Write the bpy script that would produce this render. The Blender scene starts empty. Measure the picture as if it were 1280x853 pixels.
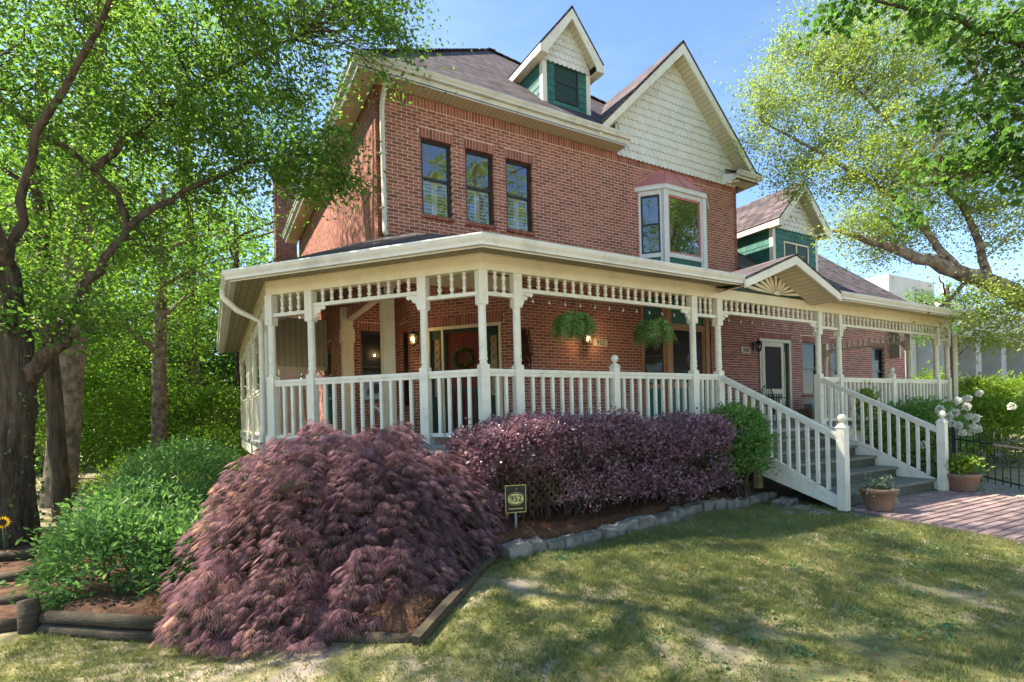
import bpy, math, random
import numpy as np
from mathutils import Vector, Matrix

# ------------------------------------------------------------------ camera, sky, sun, exposure
SC = bpy.context.scene
COL = SC.collection
random.seed(7)
RNG = np.random.default_rng(7)

CAM = np.array([-2.7863, -5.5879, 0.31645])
YAW, ROLL, FPX, PPY = 0.513, -0.025, 667.4, 520.64
_fw = np.array([math.sin(YAW), math.cos(YAW), 0.0])
_r0 = np.array([math.cos(YAW), -math.sin(YAW), 0.0])
_u0 = np.array([0, 0, 1.0])
_rr = _r0 * math.cos(ROLL) + _u0 * math.sin(ROLL)
_uu = -_r0 * math.sin(ROLL) + _u0 * math.cos(ROLL)
cd = bpy.data.cameras.new('camera')
cam = bpy.data.objects.new('camera', cd)
COL.objects.link(cam)
cd.sensor_width = 36.0
cd.lens = FPX / 1280 * 36.0
cd.shift_y = (PPY - 426.5) / 1280
cd.clip_start = 0.05
cd.clip_end = 2000
cam.matrix_world = Matrix([[_rr[0], _uu[0], -_fw[0], CAM[0]],
                           [_rr[1], _uu[1], -_fw[1], CAM[1]],
                           [_rr[2], _uu[2], -_fw[2], CAM[2]],
                           [0, 0, 0, 1]])
SC.camera = cam

SUN_EL = math.radians(50)
SUN_AZ = (-0.80, 0.60)                     # horizontal direction towards the sun
W = bpy.data.worlds.new('World')
SC.world = W
W.use_nodes = True
nt = W.node_tree
sky = nt.nodes.new('ShaderNodeTexSky')
sky.sky_type = 'NISHITA'
sky.sun_disc = False
sky.sun_elevation = SUN_EL
sky.sun_rotation = math.atan2(SUN_AZ[0], SUN_AZ[1])
sky.air_density = 1.0
sky.dust_density = 0.0
sky.ozone_density = 4.0
# thin streaky cirrus over the whole sky
tc = nt.nodes.new('ShaderNodeTexCoord')
mp = nt.nodes.new('ShaderNodeMapping'); mp.inputs['Scale'].default_value = (1.2, 1.2, 4.5)
mp.inputs['Rotation'].default_value = (0.0, 0.25, 0.3)
nz = nt.nodes.new('ShaderNodeTexNoise'); nz.inputs['Scale'].default_value = 1.6
nz.inputs['Detail'].default_value = 7; nz.inputs['Roughness'].default_value = 0.6
cr = nt.nodes.new('ShaderNodeMapRange'); cr.inputs[1].default_value = 0.45; cr.inputs[2].default_value = 0.85
cr.inputs[3].default_value = 0.0; cr.inputs[4].default_value = 0.16
mx = nt.nodes.new('ShaderNodeMixRGB'); mx.inputs[2].default_value = (6.0, 6.6, 7.6, 1)
bg = nt.nodes['Background']
L = nt.links.new
L(tc.outputs['Generated'], mp.inputs[0]); L(mp.outputs[0], nz.inputs[0]); L(nz.outputs[0], cr.inputs[0])
L(cr.outputs[0], mx.inputs[0]); L(sky.outputs[0], mx.inputs[1]); L(mx.outputs[0], bg.inputs[0])
bg.inputs[1].default_value = 0.088

sd = bpy.data.lights.new('sun', 'SUN')
sun = bpy.data.objects.new('sun', sd)
COL.objects.link(sun)
sd.energy = 4.5
sd.angle = math.radians(0.6)
sd.color = (1.0, 0.90, 0.74)
_h = math.hypot(*SUN_AZ)
SUNV = Vector((SUN_AZ[0] / _h * math.cos(SUN_EL), SUN_AZ[1] / _h * math.cos(SUN_EL), math.sin(SUN_EL)))
sun.rotation_euler = SUNV.to_track_quat('Z', 'Y').to_euler()
sun.location = (-20, 15, 30)

SC.view_settings.view_transform = 'Standard'
SC.view_settings.look = 'None'
SC.view_settings.exposure = 1.95
SC.view_settings.gamma = 1.0
SC.view_settings.use_curve_mapping = False
SC.cycles.use_denoising = True
SC.cycles.max_bounces = 8
SC.cycles.transparent_max_bounces = 12
SC.cycles.caustics_reflective = False
SC.cycles.caustics_refractive = False
# ------------------------------------------------------------------ helpers
def nodes_of(m):
    m.use_nodes = True
    t = m.node_tree
    return t, t.nodes['Principled BSDF']

def mat(name, c1, c2=None, rough=0.7, scale=8.0, detail=5.0, bump=0.0, bscale=None, island=0.0, spec=0.3,
        metal=0.0, stretch=(1, 1, 1), dirt=None, dirt_scale=2.0, dirt_amt=0.5, lo=0.35, hi=0.65, bdist=.02):
    """procedural paint / stone / wood: noise between two colours, random per piece, optional dirt stains and bump"""
    m = bpy.data.materials.new(name)
    t, b = nodes_of(m)
    N = t.nodes.new; K = t.links.new
    c2 = c2 or tuple(x * 0.8 for x in c1)
    co = N('ShaderNodeTexCoord'); mp = N('ShaderNodeMapping'); mp.inputs['Scale'].default_value = stretch
    ge = N('ShaderNodeNewGeometry')
    K(ge.outputs['Position'], mp.inputs[0])
    nz = N('ShaderNodeTexNoise'); nz.inputs['Scale'].default_value = scale; nz.inputs['Detail'].default_value = detail
    K(mp.outputs[0], nz.inputs[0])
    mr = N('ShaderNodeMapRange'); mr.inputs[1].default_value = lo; mr.inputs[2].default_value = hi
    K(nz.outputs[0], mr.inputs[0])
    mx = N('ShaderNodeMixRGB'); mx.inputs[1].default_value = (*c1, 1); mx.inputs[2].default_value = (*c2, 1)
    K(mr.outputs[0], mx.inputs[0])
    out = mx.outputs[0]
    if island:
        oi = N('ShaderNodeObjectInfo')
        ad = N('ShaderNodeMath'); ad.operation = 'ADD'
        K(ge.outputs['Random Per Island'], ad.inputs[0]); K(oi.outputs['Random'], ad.inputs[1])
        fr = N('ShaderNodeMath'); fr.operation = 'FRACT'; K(ad.outputs[0], fr.inputs[0])
        m2 = N('ShaderNodeMapRange'); m2.inputs[3].default_value = 1 - island; m2.inputs[4].default_value = 1 + island * .8
        K(fr.outputs[0], m2.inputs[0])
        hs = N('ShaderNodeHueSaturation'); K(m2.outputs[0], hs.inputs['Value']); K(out, hs.inputs['Color'])
        fm = N('ShaderNodeMath'); fm.operation = 'MULTIPLY'; fm.inputs[1].default_value = 7.31; K(fr.outputs[0], fm.inputs[0])
        f2 = N('ShaderNodeMath'); f2.operation = 'FRACT'; K(fm.outputs[0], f2.inputs[0])
        m3 = N('ShaderNodeMapRange'); m3.inputs[3].default_value = 0.5 - island * .022; m3.inputs[4].default_value = 0.5 + island * .022
        K(f2.outputs[0], m3.inputs[0]); K(m3.outputs[0], hs.inputs['Hue'])
        out = hs.outputs[0]
    if dirt:
        dn = N('ShaderNodeTexNoise'); dn.inputs['Scale'].default_value = dirt_scale; dn.inputs['Detail'].default_value = 8
        dn.inputs['Roughness'].default_value = 0.7
        K(ge.outputs['Position'], dn.inputs[0])
        dr = N('ShaderNodeMapRange'); dr.inputs[1].default_value = 0.5; dr.inputs[2].default_value = 0.75
        dr.inputs[4].default_value = dirt_amt
        K(dn.outputs[0], dr.inputs[0])
        dm = N('ShaderNodeMixRGB'); dm.inputs[2].default_value = (*dirt, 1)
        K(dr.outputs[0], dm.inputs[0]); K(out, dm.inputs[1]); out = dm.outputs[0]
    K(out, b.inputs['Base Color'])
    b.inputs['Roughness'].default_value = rough
    b.inputs['Specular IOR Level'].default_value = spec
    b.inputs['Metallic'].default_value = metal
    if bump:
        bn = N('ShaderNodeTexNoise'); bn.inputs['Scale'].default_value = bscale or scale * 4; bn.inputs['Detail'].default_value = 6
        K(mp.outputs[0], bn.inputs[0])
        bp = N('ShaderNodeBump'); bp.inputs['Strength'].default_value = bump; bp.inputs['Distance'].default_value = bdist
        K(bn.outputs[0], bp.inputs['Height']); K(bp.outputs[0], b.inputs['Normal'])
    return m

def leafmat(name, c1, c2, c3=None, trans=0.45, rough=0.5, spec=0.25):
    """leaf: colour picked per leaf from the point attribute rnd, part diffuse part translucent"""
    m = bpy.data.materials.new(name)
    t, b = nodes_of(m)
    N = t.nodes.new; K = t.links.new
    at = N('ShaderNodeAttribute'); at.attribute_name = 'rnd'
    rp = N('ShaderNodeValToRGB')
    e = rp.color_ramp.elements
    e[0].color = (*c1, 1); e[1].color = (*c2, 1)
    if c3:
        x = e.new(0.85); x.color = (*c2, 1); e[2].color = (*c3, 1)
    K(at.outputs['Fac'], rp.inputs[0])
    K(rp.outputs[0], b.inputs['Base Color'])
    b.inputs['Roughness'].default_value = rough
    b.inputs['Specular IOR Level'].default_value = spec
    tr = N('ShaderNodeBsdfTranslucent')
    hs = N('ShaderNodeHueSaturation'); hs.inputs['Saturation'].default_value = 1.08; hs.inputs['Value'].default_value = 1.9
    K(rp.outputs[0], hs.inputs['Color']); K(hs.outputs[0], tr.inputs[0])
    ms = N('ShaderNodeMixShader'); ms.inputs[0].default_value = trans
    K(b.outputs[0], ms.inputs[1]); K(tr.outputs[0], ms.inputs[2])
    K(ms.outputs[0], t.nodes['Material Output'].inputs[0])
    return m

def glassmat(name, tint=(0.02, 0.025, 0.03), refl=0.35, clear=0.0, rough=0.02):
    m = bpy.data.materials.new(name)
    t, b = nodes_of(m)
    N = t.nodes.new; K = t.links.new
    gl = N('ShaderNodeBsdfGlossy'); gl.inputs['Roughness'].default_value = rough
    gl.inputs[0].default_value = (.95, .97, 1, 1)
    nz = N('ShaderNodeTexNoise'); nz.inputs['Scale'].default_value = 1.7; nz.inputs['Detail'].default_value = 1
    ge = N('ShaderNodeNewGeometry'); K(ge.outputs['Position'], nz.inputs[0])
    bp = N('ShaderNodeBump'); bp.inputs['Strength'].default_value = 0.06; bp.inputs['Distance'].default_value = 0.1
    K(nz.outputs[0], bp.inputs['Height']); K(bp.outputs[0], gl.inputs['Normal'])
    tp = N('ShaderNodeBsdfTransparent'); tp.inputs[0].default_value = (.75, .8, .8, 1)
    b.inputs['Base Color'].default_value = (*tint, 1); b.inputs['Roughness'].default_value = .2
    m1 = N('ShaderNodeMixShader'); m1.inputs[0].default_value = clear
    K(b.outputs[0], m1.inputs[1]); K(tp.outputs[0], m1.inputs[2])
    m2 = N('ShaderNodeMixShader'); m2.inputs[0].default_value = refl
    K(m1.outputs[0], m2.inputs[1]); K(gl.outputs[0], m2.inputs[2])
    K(m2.outputs[0], t.nodes['Material Output'].inputs[0])
    return m

def emitmat(name, col, s):
    m = bpy.data.materials.new(name)
    t, b = nodes_of(m)
    b.inputs['Base Color'].default_value = (*col, 1)
    b.inputs['Emission Color'].default_value = (*col, 1)
    b.inputs['Emission Strength'].default_value = s
    return m

class Fr:
    """wall frame: origin, u along the wall, v outwards from it, z up"""
    def __init__(s, o, a=None, to=None):
        s.o = np.array(o[:2], float)
        if to is not None:
            d = np.array(to[:2], float) - s.o
            s.len = float(np.hypot(*d)); s.u = d / s.len
        else:
            s.u = np.array([math.cos(a), math.sin(a)])
        s.n = np.array([s.u[1], -s.u[0]])
    def p(s, u, v, z):
        q = s.o + s.u * u + s.n * v
        return (q[0], q[1], z)

class MB:
    """collects shapes into one mesh"""
    def __init__(s):
        s.v = []; s.f = []; s.sm = []
    def add(s, vs, fs, smooth=False):
        k = len(s.v); s.v += [tuple(map(float, q)) for q in vs]
        s.f += [tuple(i + k for i in f) for f in fs]; s.sm += [smooth] * len(fs)
        return s
    def hexa(s, c):
        return s.add(c, [(3, 2, 1, 0), (4, 5, 6, 7), (0, 1, 5, 4), (1, 2, 6, 5), (2, 3, 7, 6), (3, 0, 4, 7)])
    def box(s, x0, x1, y0, y1, z0, z1):
        return s.hexa([(x0, y0, z0), (x1, y0, z0), (x1, y1, z0), (x0, y1, z0), (x0, y0, z1), (x1, y0, z1), (x1, y1, z1), (x0, y1, z1)])
    def fbox(s, F, u0, u1, v0, v1, z0, z1):
        return s.hexa([F.p(u0, v1, z0), F.p(u1, v1, z0), F.p(u1, v0, z0), F.p(u0, v0, z0),
                       F.p(u0, v1, z1), F.p(u1, v1, z1), F.p(u1, v0, z1), F.p(u0, v0, z1)])
    def prism(s, a, b):
        """two matching polygons (lists of 3d points), a is the face seen from outside"""
        n = len(a)
        fs = [tuple(range(n)), tuple(range(2 * n - 1, n - 1, -1))]
        fs += [(i, i + n, (i + 1) % n + n, (i + 1) % n) for i in range(n)]
        return s.add(list(a) + list(b), fs)
    def fprism(s, F, poly, v0, v1):
        return s.prism([F.p(u, v1, z) for u, z in poly], [F.p(u, v0, z) for u, z in poly])
    def bar(s, a, b, w, h=None, up=(0, 0, 1)):
        """square bar from a to b, w across, h along 'up'"""
        h = h or w
        a = Vector(a); b = Vector(b); d = (b - a).normalized(); up = Vector(up)
        if abs(d.dot(up)) > .99: up = Vector((0, 1, 0))
        x = d.cross(up).normalized(); y = x.cross(d).normalized()
        c = []
        for q in (a, b):
            for sx, sy in ((-1, -1), (1, -1), (1, 1), (-1, 1)):
                c.append(q + x * (sx * w / 2) + y * (sy * h / 2))
        return s.hexa(c)
    def tube(s, pts, rad, n=8, cap=True, ridge=0.0):
        pts = [Vector(q) for q in pts]
        if not hasattr(rad, '__len__'): rad = [rad] * len(pts)
        vs = []; prev = None
        for i, q in enumerate(pts):
            d = (pts[min(i + 1, len(pts) - 1)] - pts[max(i - 1, 0)]).normalized()
            if prev is None:
                x = d.orthogonal().normalized()
            else:
                x = prev - d * prev.dot(d)
                x = x.normalized() if x.length > 1e-6 else d.orthogonal().normalized()
            prev = x; y = d.cross(x)
            for k in range(n):
                a = 2 * math.pi * k / n
                rk = 1.0
                if ridge: rk = 1 + ridge * (.5 * math.sin(k * 2.39 + .35 * math.sin(i * .9 + k)) + .5 * math.sin(k * .8 + i * .37) + random.uniform(-.35, .35))
                vs.append(q + (x * math.cos(a) + y * math.sin(a)) * rad[i] * rk)
        fs = []
        for i in range(len(pts) - 1):
            for k in range(n):
                fs.append((i * n + k, i * n + (k + 1) % n, (i + 1) * n + (k + 1) % n, (i + 1) * n + k))
        if cap:
            fs.append(tuple(range(n - 1, -1, -1))); fs.append(tuple(range((len(pts) - 1) * n, len(pts) * n)))
        return s.add(vs, fs, True)
    def lathe(s, c, prof, n=12):
        """profile [(r, z)] turned about the vertical through c"""
        vs = []; m = len(prof)
        for r, z in prof:
            for k in range(n):
                a = 2 * math.pi * (k + .5) / n
                vs.append((c[0] + r * math.cos(a), c[1] + r * math.sin(a), c[2] + z))
        fs = [(i * n + k, i * n + (k + 1) % n, (i + 1) * n + (k + 1) % n, (i + 1) * n + k) for i in range(m - 1) for k in range(n)]
        fs.append(tuple(range(n - 1, -1, -1))); fs.append(tuple(range((m - 1) * n, m * n)))
        return s.add(vs, fs, True)
    def sweep(s, path, prof, closed=False):
        """profile [(out, z)] carried along a level path [(x, y, z)]; out is to the right of travel, corners mitred"""
        P = [np.array(q, float) for q in path]; n = len(P); m = len(prof); vs = []
        for i in range(n):
            a = P[i] - P[i - 1] if i > 0 else P[1] - P[0]
            b = P[i + 1] - P[i] if i < n - 1 else P[-1] - P[-2]
            a = a[:2] / np.hypot(*a[:2]); b = b[:2] / np.hypot(*b[:2])
            na = np.array([a[1], -a[0]]); nb = np.array([b[1], -b[0]])
            mt = na + nb; mt = mt / (mt @ na)
            for o, z in prof:
                vs.append((P[i][0] + mt[0] * o, P[i][1] + mt[1] * o, P[i][2] + z))
        fs = []
        for i in range(n - 1):
            for k in range(m):
                fs.append((i * m + k, i * m + (k + 1) % m, (i + 1) * m + (k + 1) % m, (i + 1) * m + k))
        fs.append(tuple(range(m))); fs.append(tuple(range((n - 1) * m, n * m))[::-1])
        return s.add(vs, fs)
    def mesh(s, name, m, bevel=0):
        me = bpy.data.meshes.new(name)
        me.from_pydata(s.v, [], s.f)
        me.polygons.foreach_set('use_smooth', s.sm)
        if m: me.materials.append(m)
        me.update()
        return me
    def build(s, name, m, parent=None, **kw):
        return link(name, s.mesh(name, m), parent, **kw)

def link(name, data, parent=None, label=None, cat=None, group=None, kind=None, loc=None):
    o = bpy.data.objects.new(name, data)
    COL.objects.link(o)
    if parent is not None: o.parent = parent
    if label: o['label'] = label
    if cat: o['category'] = cat
    if group: o['group'] = group
    if kind: o['kind'] = kind
    if loc is not None: o.location = loc
    return o

def thing(name, label, cat, loc=(0, 0, 0), group=None):
    return link(name, None, None, label, cat, group, loc=loc)

def npmesh(name, V, F, m, rnd=None, smooth=False):
    """fast mesh from arrays; F is (n,3) or (n,4)"""
    me = bpy.data.meshes.new(name)
    V = np.ascontiguousarray(V, dtype=np.float32); F = np.ascontiguousarray(F, dtype=np.int32)
    k = F.shape[1]
    me.vertices.add(len(V)); me.vertices.foreach_set('co', V.ravel())
    me.loops.add(F.size); me.loops.foreach_set('vertex_index', F.ravel())
    me.polygons.add(len(F)); me.polygons.foreach_set('loop_start', np.arange(len(F), dtype=np.int32) * k)
    if smooth: me.polygons.foreach_set('use_smooth', np.ones(len(F), dtype=bool))
    if rnd is not None:
        a = me.attributes.new('rnd', 'FLOAT', 'POINT'); a.data.foreach_set('value', np.asarray(rnd, dtype=np.float32))
    if m: me.materials.append(m)
    me.update(calc_edges=True)
    return me

def unit(a):
    return a / np.maximum(np.linalg.norm(a, axis=-1, keepdims=True), 1e-9)

def leaves(C, D, size, aspect=0.5, up=None, fold=0.25, rnd=None, jit=0.5):
    """diamond leaves: base at C, pointing along D; four corners, folded along the middle"""
    n = len(C)
    size = size * (1 + jit * RNG.uniform(-1, 1, n))
    D = unit(D)
    R = up if up is not None else RNG.normal(size=(n, 3))
    S = unit(np.cross(D, R)); N = np.cross(S, D)
    sz = size[:, None]
    b = C; t = C + D * sz
    mid = C + D * sz * .45 + N * sz * fold * .3
    l = mid + S * sz * aspect * .5; r = mid - S * sz * aspect * .5
    V = np.stack([b, l, t, r], 1).reshape(-1, 3)
    i = np.arange(n)[:, None] * 4
    F = np.concatenate([i + [[0, 1, 2]], i + [[0, 2, 3]]], 0)
    if rnd is None: rnd = RNG.uniform(0, 1, n)
    return V, F, np.repeat(rnd, 4)

def joinparts(L):
    Vs, Fs, Rs, k = [], [], [], 0
    for V, F, R in L:
        Vs.append(V); Fs.append(F + k); Rs.append(R); k += len(V)
    return np.concatenate(Vs), np.concatenate(Fs), np.concatenate(Rs)

def rdir(n):
    return unit(RNG.normal(size=(n, 3)))

def px(u, v, w):
    """point seen at photo pixel (u, v) at depth w metres"""
    return CAM + w * (_fw + _rr * (u - 640) / FPX + _uu * (PPY - v) / FPX)
# ------------------------------------------------------------------ materials
M = {}
M['brick'] = mat('brick', (.36, .138, .098), (.265, .098, .074), rough=.85, scale=30, island=.34, bump=.25, bscale=90, dirt=(.38, .20, .16), dirt_scale=1.3, dirt_amt=.5)
M['mortar'] = mat('mortar', (.80, .64, .56), (.70, .54, .46), rough=.95, scale=12, bump=.2, bscale=120)
M['cream'] = mat('cream_paint', (.79, .715, .52), (.72, .64, .45), rough=.55, scale=3, dirt=(.42, .38, .27), dirt_scale=3.5, dirt_amt=.35)
M['trim'] = mat('pale_trim_paint', (.78, .745, .62), (.71, .675, .55), rough=.5, scale=4, dirt=(.40, .37, .28), dirt_scale=7, dirt_amt=.5, stretch=(1, 1, .25), bump=.12, bscale=40)
M['gutter'] = mat('aluminium_gutter', (.72, .70, .64), (.62, .60, .54), rough=.4, scale=2, dirt=(.28, .27, .23), dirt_scale=2.5, dirt_amt=.6, stretch=(.4, .4, 3))
M['white'] = mat('white_paint', (.74, .75, .76), (.68, .69, .70), rough=.5, scale=5, dirt=(.5, .5, .48), dirt_scale=4, dirt_amt=.3)
M['green'] = mat('green_paint', (.042, .165, .130), (.032, .130, .105), rough=.55, scale=14, island=.16, stretch=(1, 1, .25))
M['scale'] = mat('scale_shingle_paint', (.74, .735, .70), (.69, .685, .65), rough=.6, scale=10, island=.06, dirt=(.42, .42, .36), dirt_scale=2.5, dirt_amt=.3)
M['bronze'] = mat('bronze_window_frame', (.035, .030, .027), (.025, .022, .02), rough=.35, scale=6, spec=.4)
M['tan'] = mat('tan_window_surround', (.42, .26, .15), (.36, .21, .12), rough=.55, scale=6)
M['copper'] = mat('rose_metal_roof', (.60, .21, .205), (.52, .175, .175), rough=.42, scale=3, spec=.5, dirt=(.45, .22, .22), dirt_scale=2, dirt_amt=.4)
M['reddoor'] = mat('red_door_paint', (.15, .026, .016), (.12, .02, .012), rough=.4, scale=7)
M['darkgreen'] = mat('dark_green_paint', (.02, .05, .035), (.015, .04, .03), rough=.5, scale=7)
M['storm'] = mat('storm_door_paint', (.60, .56, .38), (.55, .5, .34), rough=.45, scale=7)
M['screen'] = mat('insect_screen', (.035, .030, .026), (.028, .024, .02), rough=.8, scale=60)
M['tread'] = mat('grey_green_deck_paint', (.19, .20, .165), (.13, .14, .11), rough=.7, scale=6, dirt=(.30, .28, .22), dirt_scale=5, dirt_amt=.6, stretch=(.5, 2, 1), bump=.15)
M['riser'] = mat('riser_paint', (.10, .105, .08), (.07, .075, .055), rough=.75, scale=5, dirt=(.16, .15, .11), dirt_scale=4, dirt_amt=.6)
M['deck'] = mat('porch_floor_paint', (.33, .33, .31), (.27, .27, .25), rough=.6, scale=4)
M['ceil'] = mat('porch_ceiling_paint', (.70, .69, .65), (.64, .63, .59), rough=.7, scale=3)
M['louver'] = mat('shutter_paint', (.72, .73, .72), (.68, .69, .68), rough=.5, scale=3)
M['shade'] = mat('dark_interior_and_blind', (.10, .085, .07), (.075, .065, .055), rough=.9, scale=9)  # dark colour stands for unlit interiors; also used on the roller blinds
M['dark'] = mat('unlit_crawlspace', (.02, .02, .02), (.014, .014, .014), rough=.95, scale=4)
M['lattice'] = mat('lattice_wood', (.38, .27, .15), (.28, .19, .10), rough=.85, scale=12)
M['iron'] = mat('black_iron', (.03, .03, .032), (.045, .04, .04), rough=.55, scale=30, spec=.4)
M['lead'] = mat('leaded_glass', (.42, .30, .14), (.30, .20, .09), rough=.25, scale=9, spec=.5)
M['glass'] = glassmat('window_glass', refl=.19, clear=.85)
M['glassbay'] = glassmat('picture_window_glass', refl=.55, clear=.3)
M['glassdark'] = glassmat('porch_window_glass', refl=.035, clear=.6)
M['lampglass'] = emitmat('lit_lantern_glass', (1.0, .72, .36), 5.0)
M['lampoff'] = glassmat('unlit_lantern_glass', (.25, .22, .18), refl=.25, clear=.4)

def lined(name, base, line, axis, pitch, rough=.6):
    """boards: thin groove lines every pitch metres along a world axis"""
    m = mat(name, base, tuple(x * .9 for x in base), rough=rough, scale=3, dirt=tuple(x * .6 for x in base), dirt_scale=2, dirt_amt=.35)
    t = m.node_tree; N = t.nodes.new; K = t.links.new; b = t.nodes['Principled BSDF']
    src = b.inputs['Base Color'].links[0].from_socket
    ge = N('ShaderNodeNewGeometry'); sp = N('ShaderNodeSeparateXYZ'); K(ge.outputs['Position'], sp.inputs[0])
    mu = N('ShaderNodeMath'); mu.operation = 'MULTIPLY'; mu.inputs[1].default_value = 1 / pitch; K(sp.outputs[axis], mu.inputs[0])
    fr = N('ShaderNodeMath'); fr.operation = 'FRACT'; K(mu.outputs[0], fr.inputs[0])
    lt = N('ShaderNodeMath'); lt.operation = 'LESS_THAN'; lt.inputs[1].default_value = .13; K(fr.outputs[0], lt.inputs[0])
    mx = N('ShaderNodeMixRGB'); K(lt.outputs[0], mx.inputs[0]); K(src, mx.inputs[1]); mx.inputs[2].default_value = (*line, 1)
    K(mx.outputs[0], b.inputs['Base Color'])
    bp = N('ShaderNodeBump'); bp.invert = True; bp.inputs['Strength'].default_value = .5; bp.inputs['Distance'].default_value = .01
    K(lt.outputs[0], bp.inputs['Height']); K(bp.outputs[0], b.inputs['Normal'])
    return m
M['soffx'] = lined('soffit_boards_front', (.62, .55, .36), (.36, .30, .18), 0, .10)
M['soffy'] = lined('soffit_boards_side', (.62, .55, .36), (.36, .30, .18), 1, .10)
M['soffz'] = lined('soffit_boards_rake', (.62, .57, .40), (.36, .32, .20), 2, .085)
M['siding'] = lined('upright_siding', (.55, .50, .38), (.30, .26, .18), 0, .14)

def roofmat():
    m = mat('asphalt_shingles', (.120, .100, .105), (.074, .061, .066), rough=.92, scale=5, spec=.2, dirt=(.18, .145, .14), dirt_scale=1.2, dirt_amt=.4)
    t = m.node_tree; N = t.nodes.new; K = t.links.new; b = t.nodes['Principled BSDF']
    src = b.inputs['Base Color'].links[0].from_socket
    ge = N('ShaderNodeNewGeometry'); sp = N('ShaderNodeSeparateXYZ'); K(ge.outputs['Position'], sp.inputs[0])
    ad = N('ShaderNodeMath'); ad.operation = 'ADD'; K(sp.outputs[0], ad.inputs[0]); K(sp.outputs[1], ad.inputs[1])
    cb = N('ShaderNodeCombineXYZ'); K(ad.outputs[0], cb.inputs[0]); K(sp.outputs[2], cb.inputs[1])
    br = N('ShaderNodeTexBrick'); br.inputs['Scale'].default_value = 1
    br.inputs['Brick Width'].default_value = .30; br.inputs['Row Height'].default_value = .105; br.inputs['Mortar Size'].default_value = .012
    br.inputs['Color1'].default_value = (1.45, 1.4, 1.4, 1); br.inputs['Color2'].default_value = (.62, .6, .62, 1); br.inputs['Mortar'].default_value = (.30, .28, .28, 1)
    K(cb.outputs[0], br.inputs['Vector'])
    mx = N('ShaderNodeMixRGB'); mx.blend_type = 'MULTIPLY'; mx.inputs[0].default_value = .95; K(src, mx.inputs[1]); K(br.outputs[0], mx.inputs[2])
    K(mx.outputs[0], b.inputs['Base Color'])
    bp = N('ShaderNodeBump'); bp.inputs['Strength'].default_value = .5; bp.inputs['Distance'].default_value = .012
    K(br.outputs['Fac'], bp.inputs['Height']); bp.invert = True; K(bp.outputs[0], b.inputs['Normal'])
    return m
M['roof'] = roofmat()

# ------------------------------------------------------------------ the house
HX, HY, XR, ZS = -.03, 4.165, 9.99, 6.5
XE = 18.3                                            # far end of the second half
house = thing('brick_house', 'two-storey red brick house with cream wraparound porch and green shingled dormers', 'house', (0, 0, 0))

CH, BH, BL, MJ = .0677, .0562, .1905, .0127
_brick_mesh = MB().box(0, BL, -.004, .08, 0, BH).mesh('brick', M['brick'])   # local: u along x, out is -y
def rects(L0, L1, z0, z1, holes):
    us = sorted({L0, L1, *[h[0] for h in holes], *[h[1] for h in holes]}); zs = sorted({z0, z1, *[h[2] for h in holes], *[h[3] for h in holes]})
    us = [u for u in us if L0 <= u <= L1]; zs = [z for z in zs if z0 <= z <= z1]
    for i in range(len(us) - 1):
        zr = None
        for j in range(len(zs) - 1):
            uc = (us[i] + us[i + 1]) / 2; zc = (zs[j] + zs[j + 1]) / 2
            solid = not any(h[0] < uc < h[1] and h[2] < zc < h[3] for h in holes)
            if solid:
                zr = (zr[0], zs[j + 1]) if zr else (zs[j], zs[j + 1])
            if (not solid or j == len(zs) - 2) and zr:
                yield us[i], us[i + 1], zr[0], zr[1]; zr = None

def brickwall(F, length, z0, z1, holes=(), soldiers=(), sills=(), single=0, seed=1):
    rg = random.Random(seed)
    g = MB()
    e = .012
    hs = [(h[0] - e, h[1] + e, h[2] - e, h[3] + e) for h in holes]
    for r in rects(0, length, z0, z1, hs):
        g.fbox(F, r[0], r[1], -.13, 0, r[2], r[3])
    wall = g.build('wall', M['mortar'], house)
    full = []; b = MB()
    cuts = list(holes) + [(s[0], s[1], s[2], s[2] + .193 + MJ) for s in soldiers] + [(s[0], s[1], s[2] - .07, s[2]) for s in sills]
    k0 = int(math.ceil((z0 - .002) / CH))
    for k in range(k0, 400):
        zb = k * CH
        if zb + BH > z1 + .012: break
        iv = []
        u = -(.1016 if k % 2 else 0.0)
        while u < length:
            a, c = max(u, 0), min(u + BL, length)
            segs = [(a, c)] if c - a > .02 else []
            for h in cuts:
                if h[2] < zb + BH * .6 and h[3] > zb + BH * .4:
                    ns = []
                    for (p, q) in segs:
                        if h[1] <= p or h[0] >= q: ns.append((p, q)); continue
                        if h[0] - p > .025: ns.append((p, h[0] - .002))
                        if q - h[1] > .025: ns.append((h[1] + .002, q))
                    segs = ns
            iv += segs
            u += BL + MJ
        for (p, q) in iv:
            if abs(q - p - BL) < .001: full.append((p, zb))
            else: b.fbox(F, p, q, -.08, .004 + rg.uniform(-.0015, .0015), zb, zb + BH)
    for (s0, s1, zb) in soldiers:
        n = max(1, round((s1 - s0) / .068)); w = (s1 - s0) / n
        for i in range(n):
            b.fbox(F, s0 + i * w + .005, s0 + (i + 1) * w - .005, -.08, .005, zb + .002, zb + .193)
    for (s0, s1, zt) in sills:
        n = max(1, round((s1 - s0) / .068)); w = (s1 - s0) / n
        for i in range(n):
            b.fbox(F, s0 + i * w + .004, s0 + (i + 1) * w - .004, -.12, .05, zt - .066, zt - .004)
    full.sort(key=lambda q: sum((c - d) ** 2 for c, d in zip(F.p(q[0], 0, q[1]), CAM)))
    rot = math.atan2(F.u[1], F.u[0])
    for (p, zb) in full[:single]:
        o = link('brick', _brick_mesh, wall, loc=F.p(p, 0, zb)); o.rotation_euler = (0, 0, rot)
    for (p, zb) in full[single:]:
        b.fbox(F, p, p + BL, -.08, .004 + rg.uniform(-.0015, .0015), zb, zb + BH)
    b.build('brick_courses', M['brick'], wall, kind='stuff')
    return wall

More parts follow.
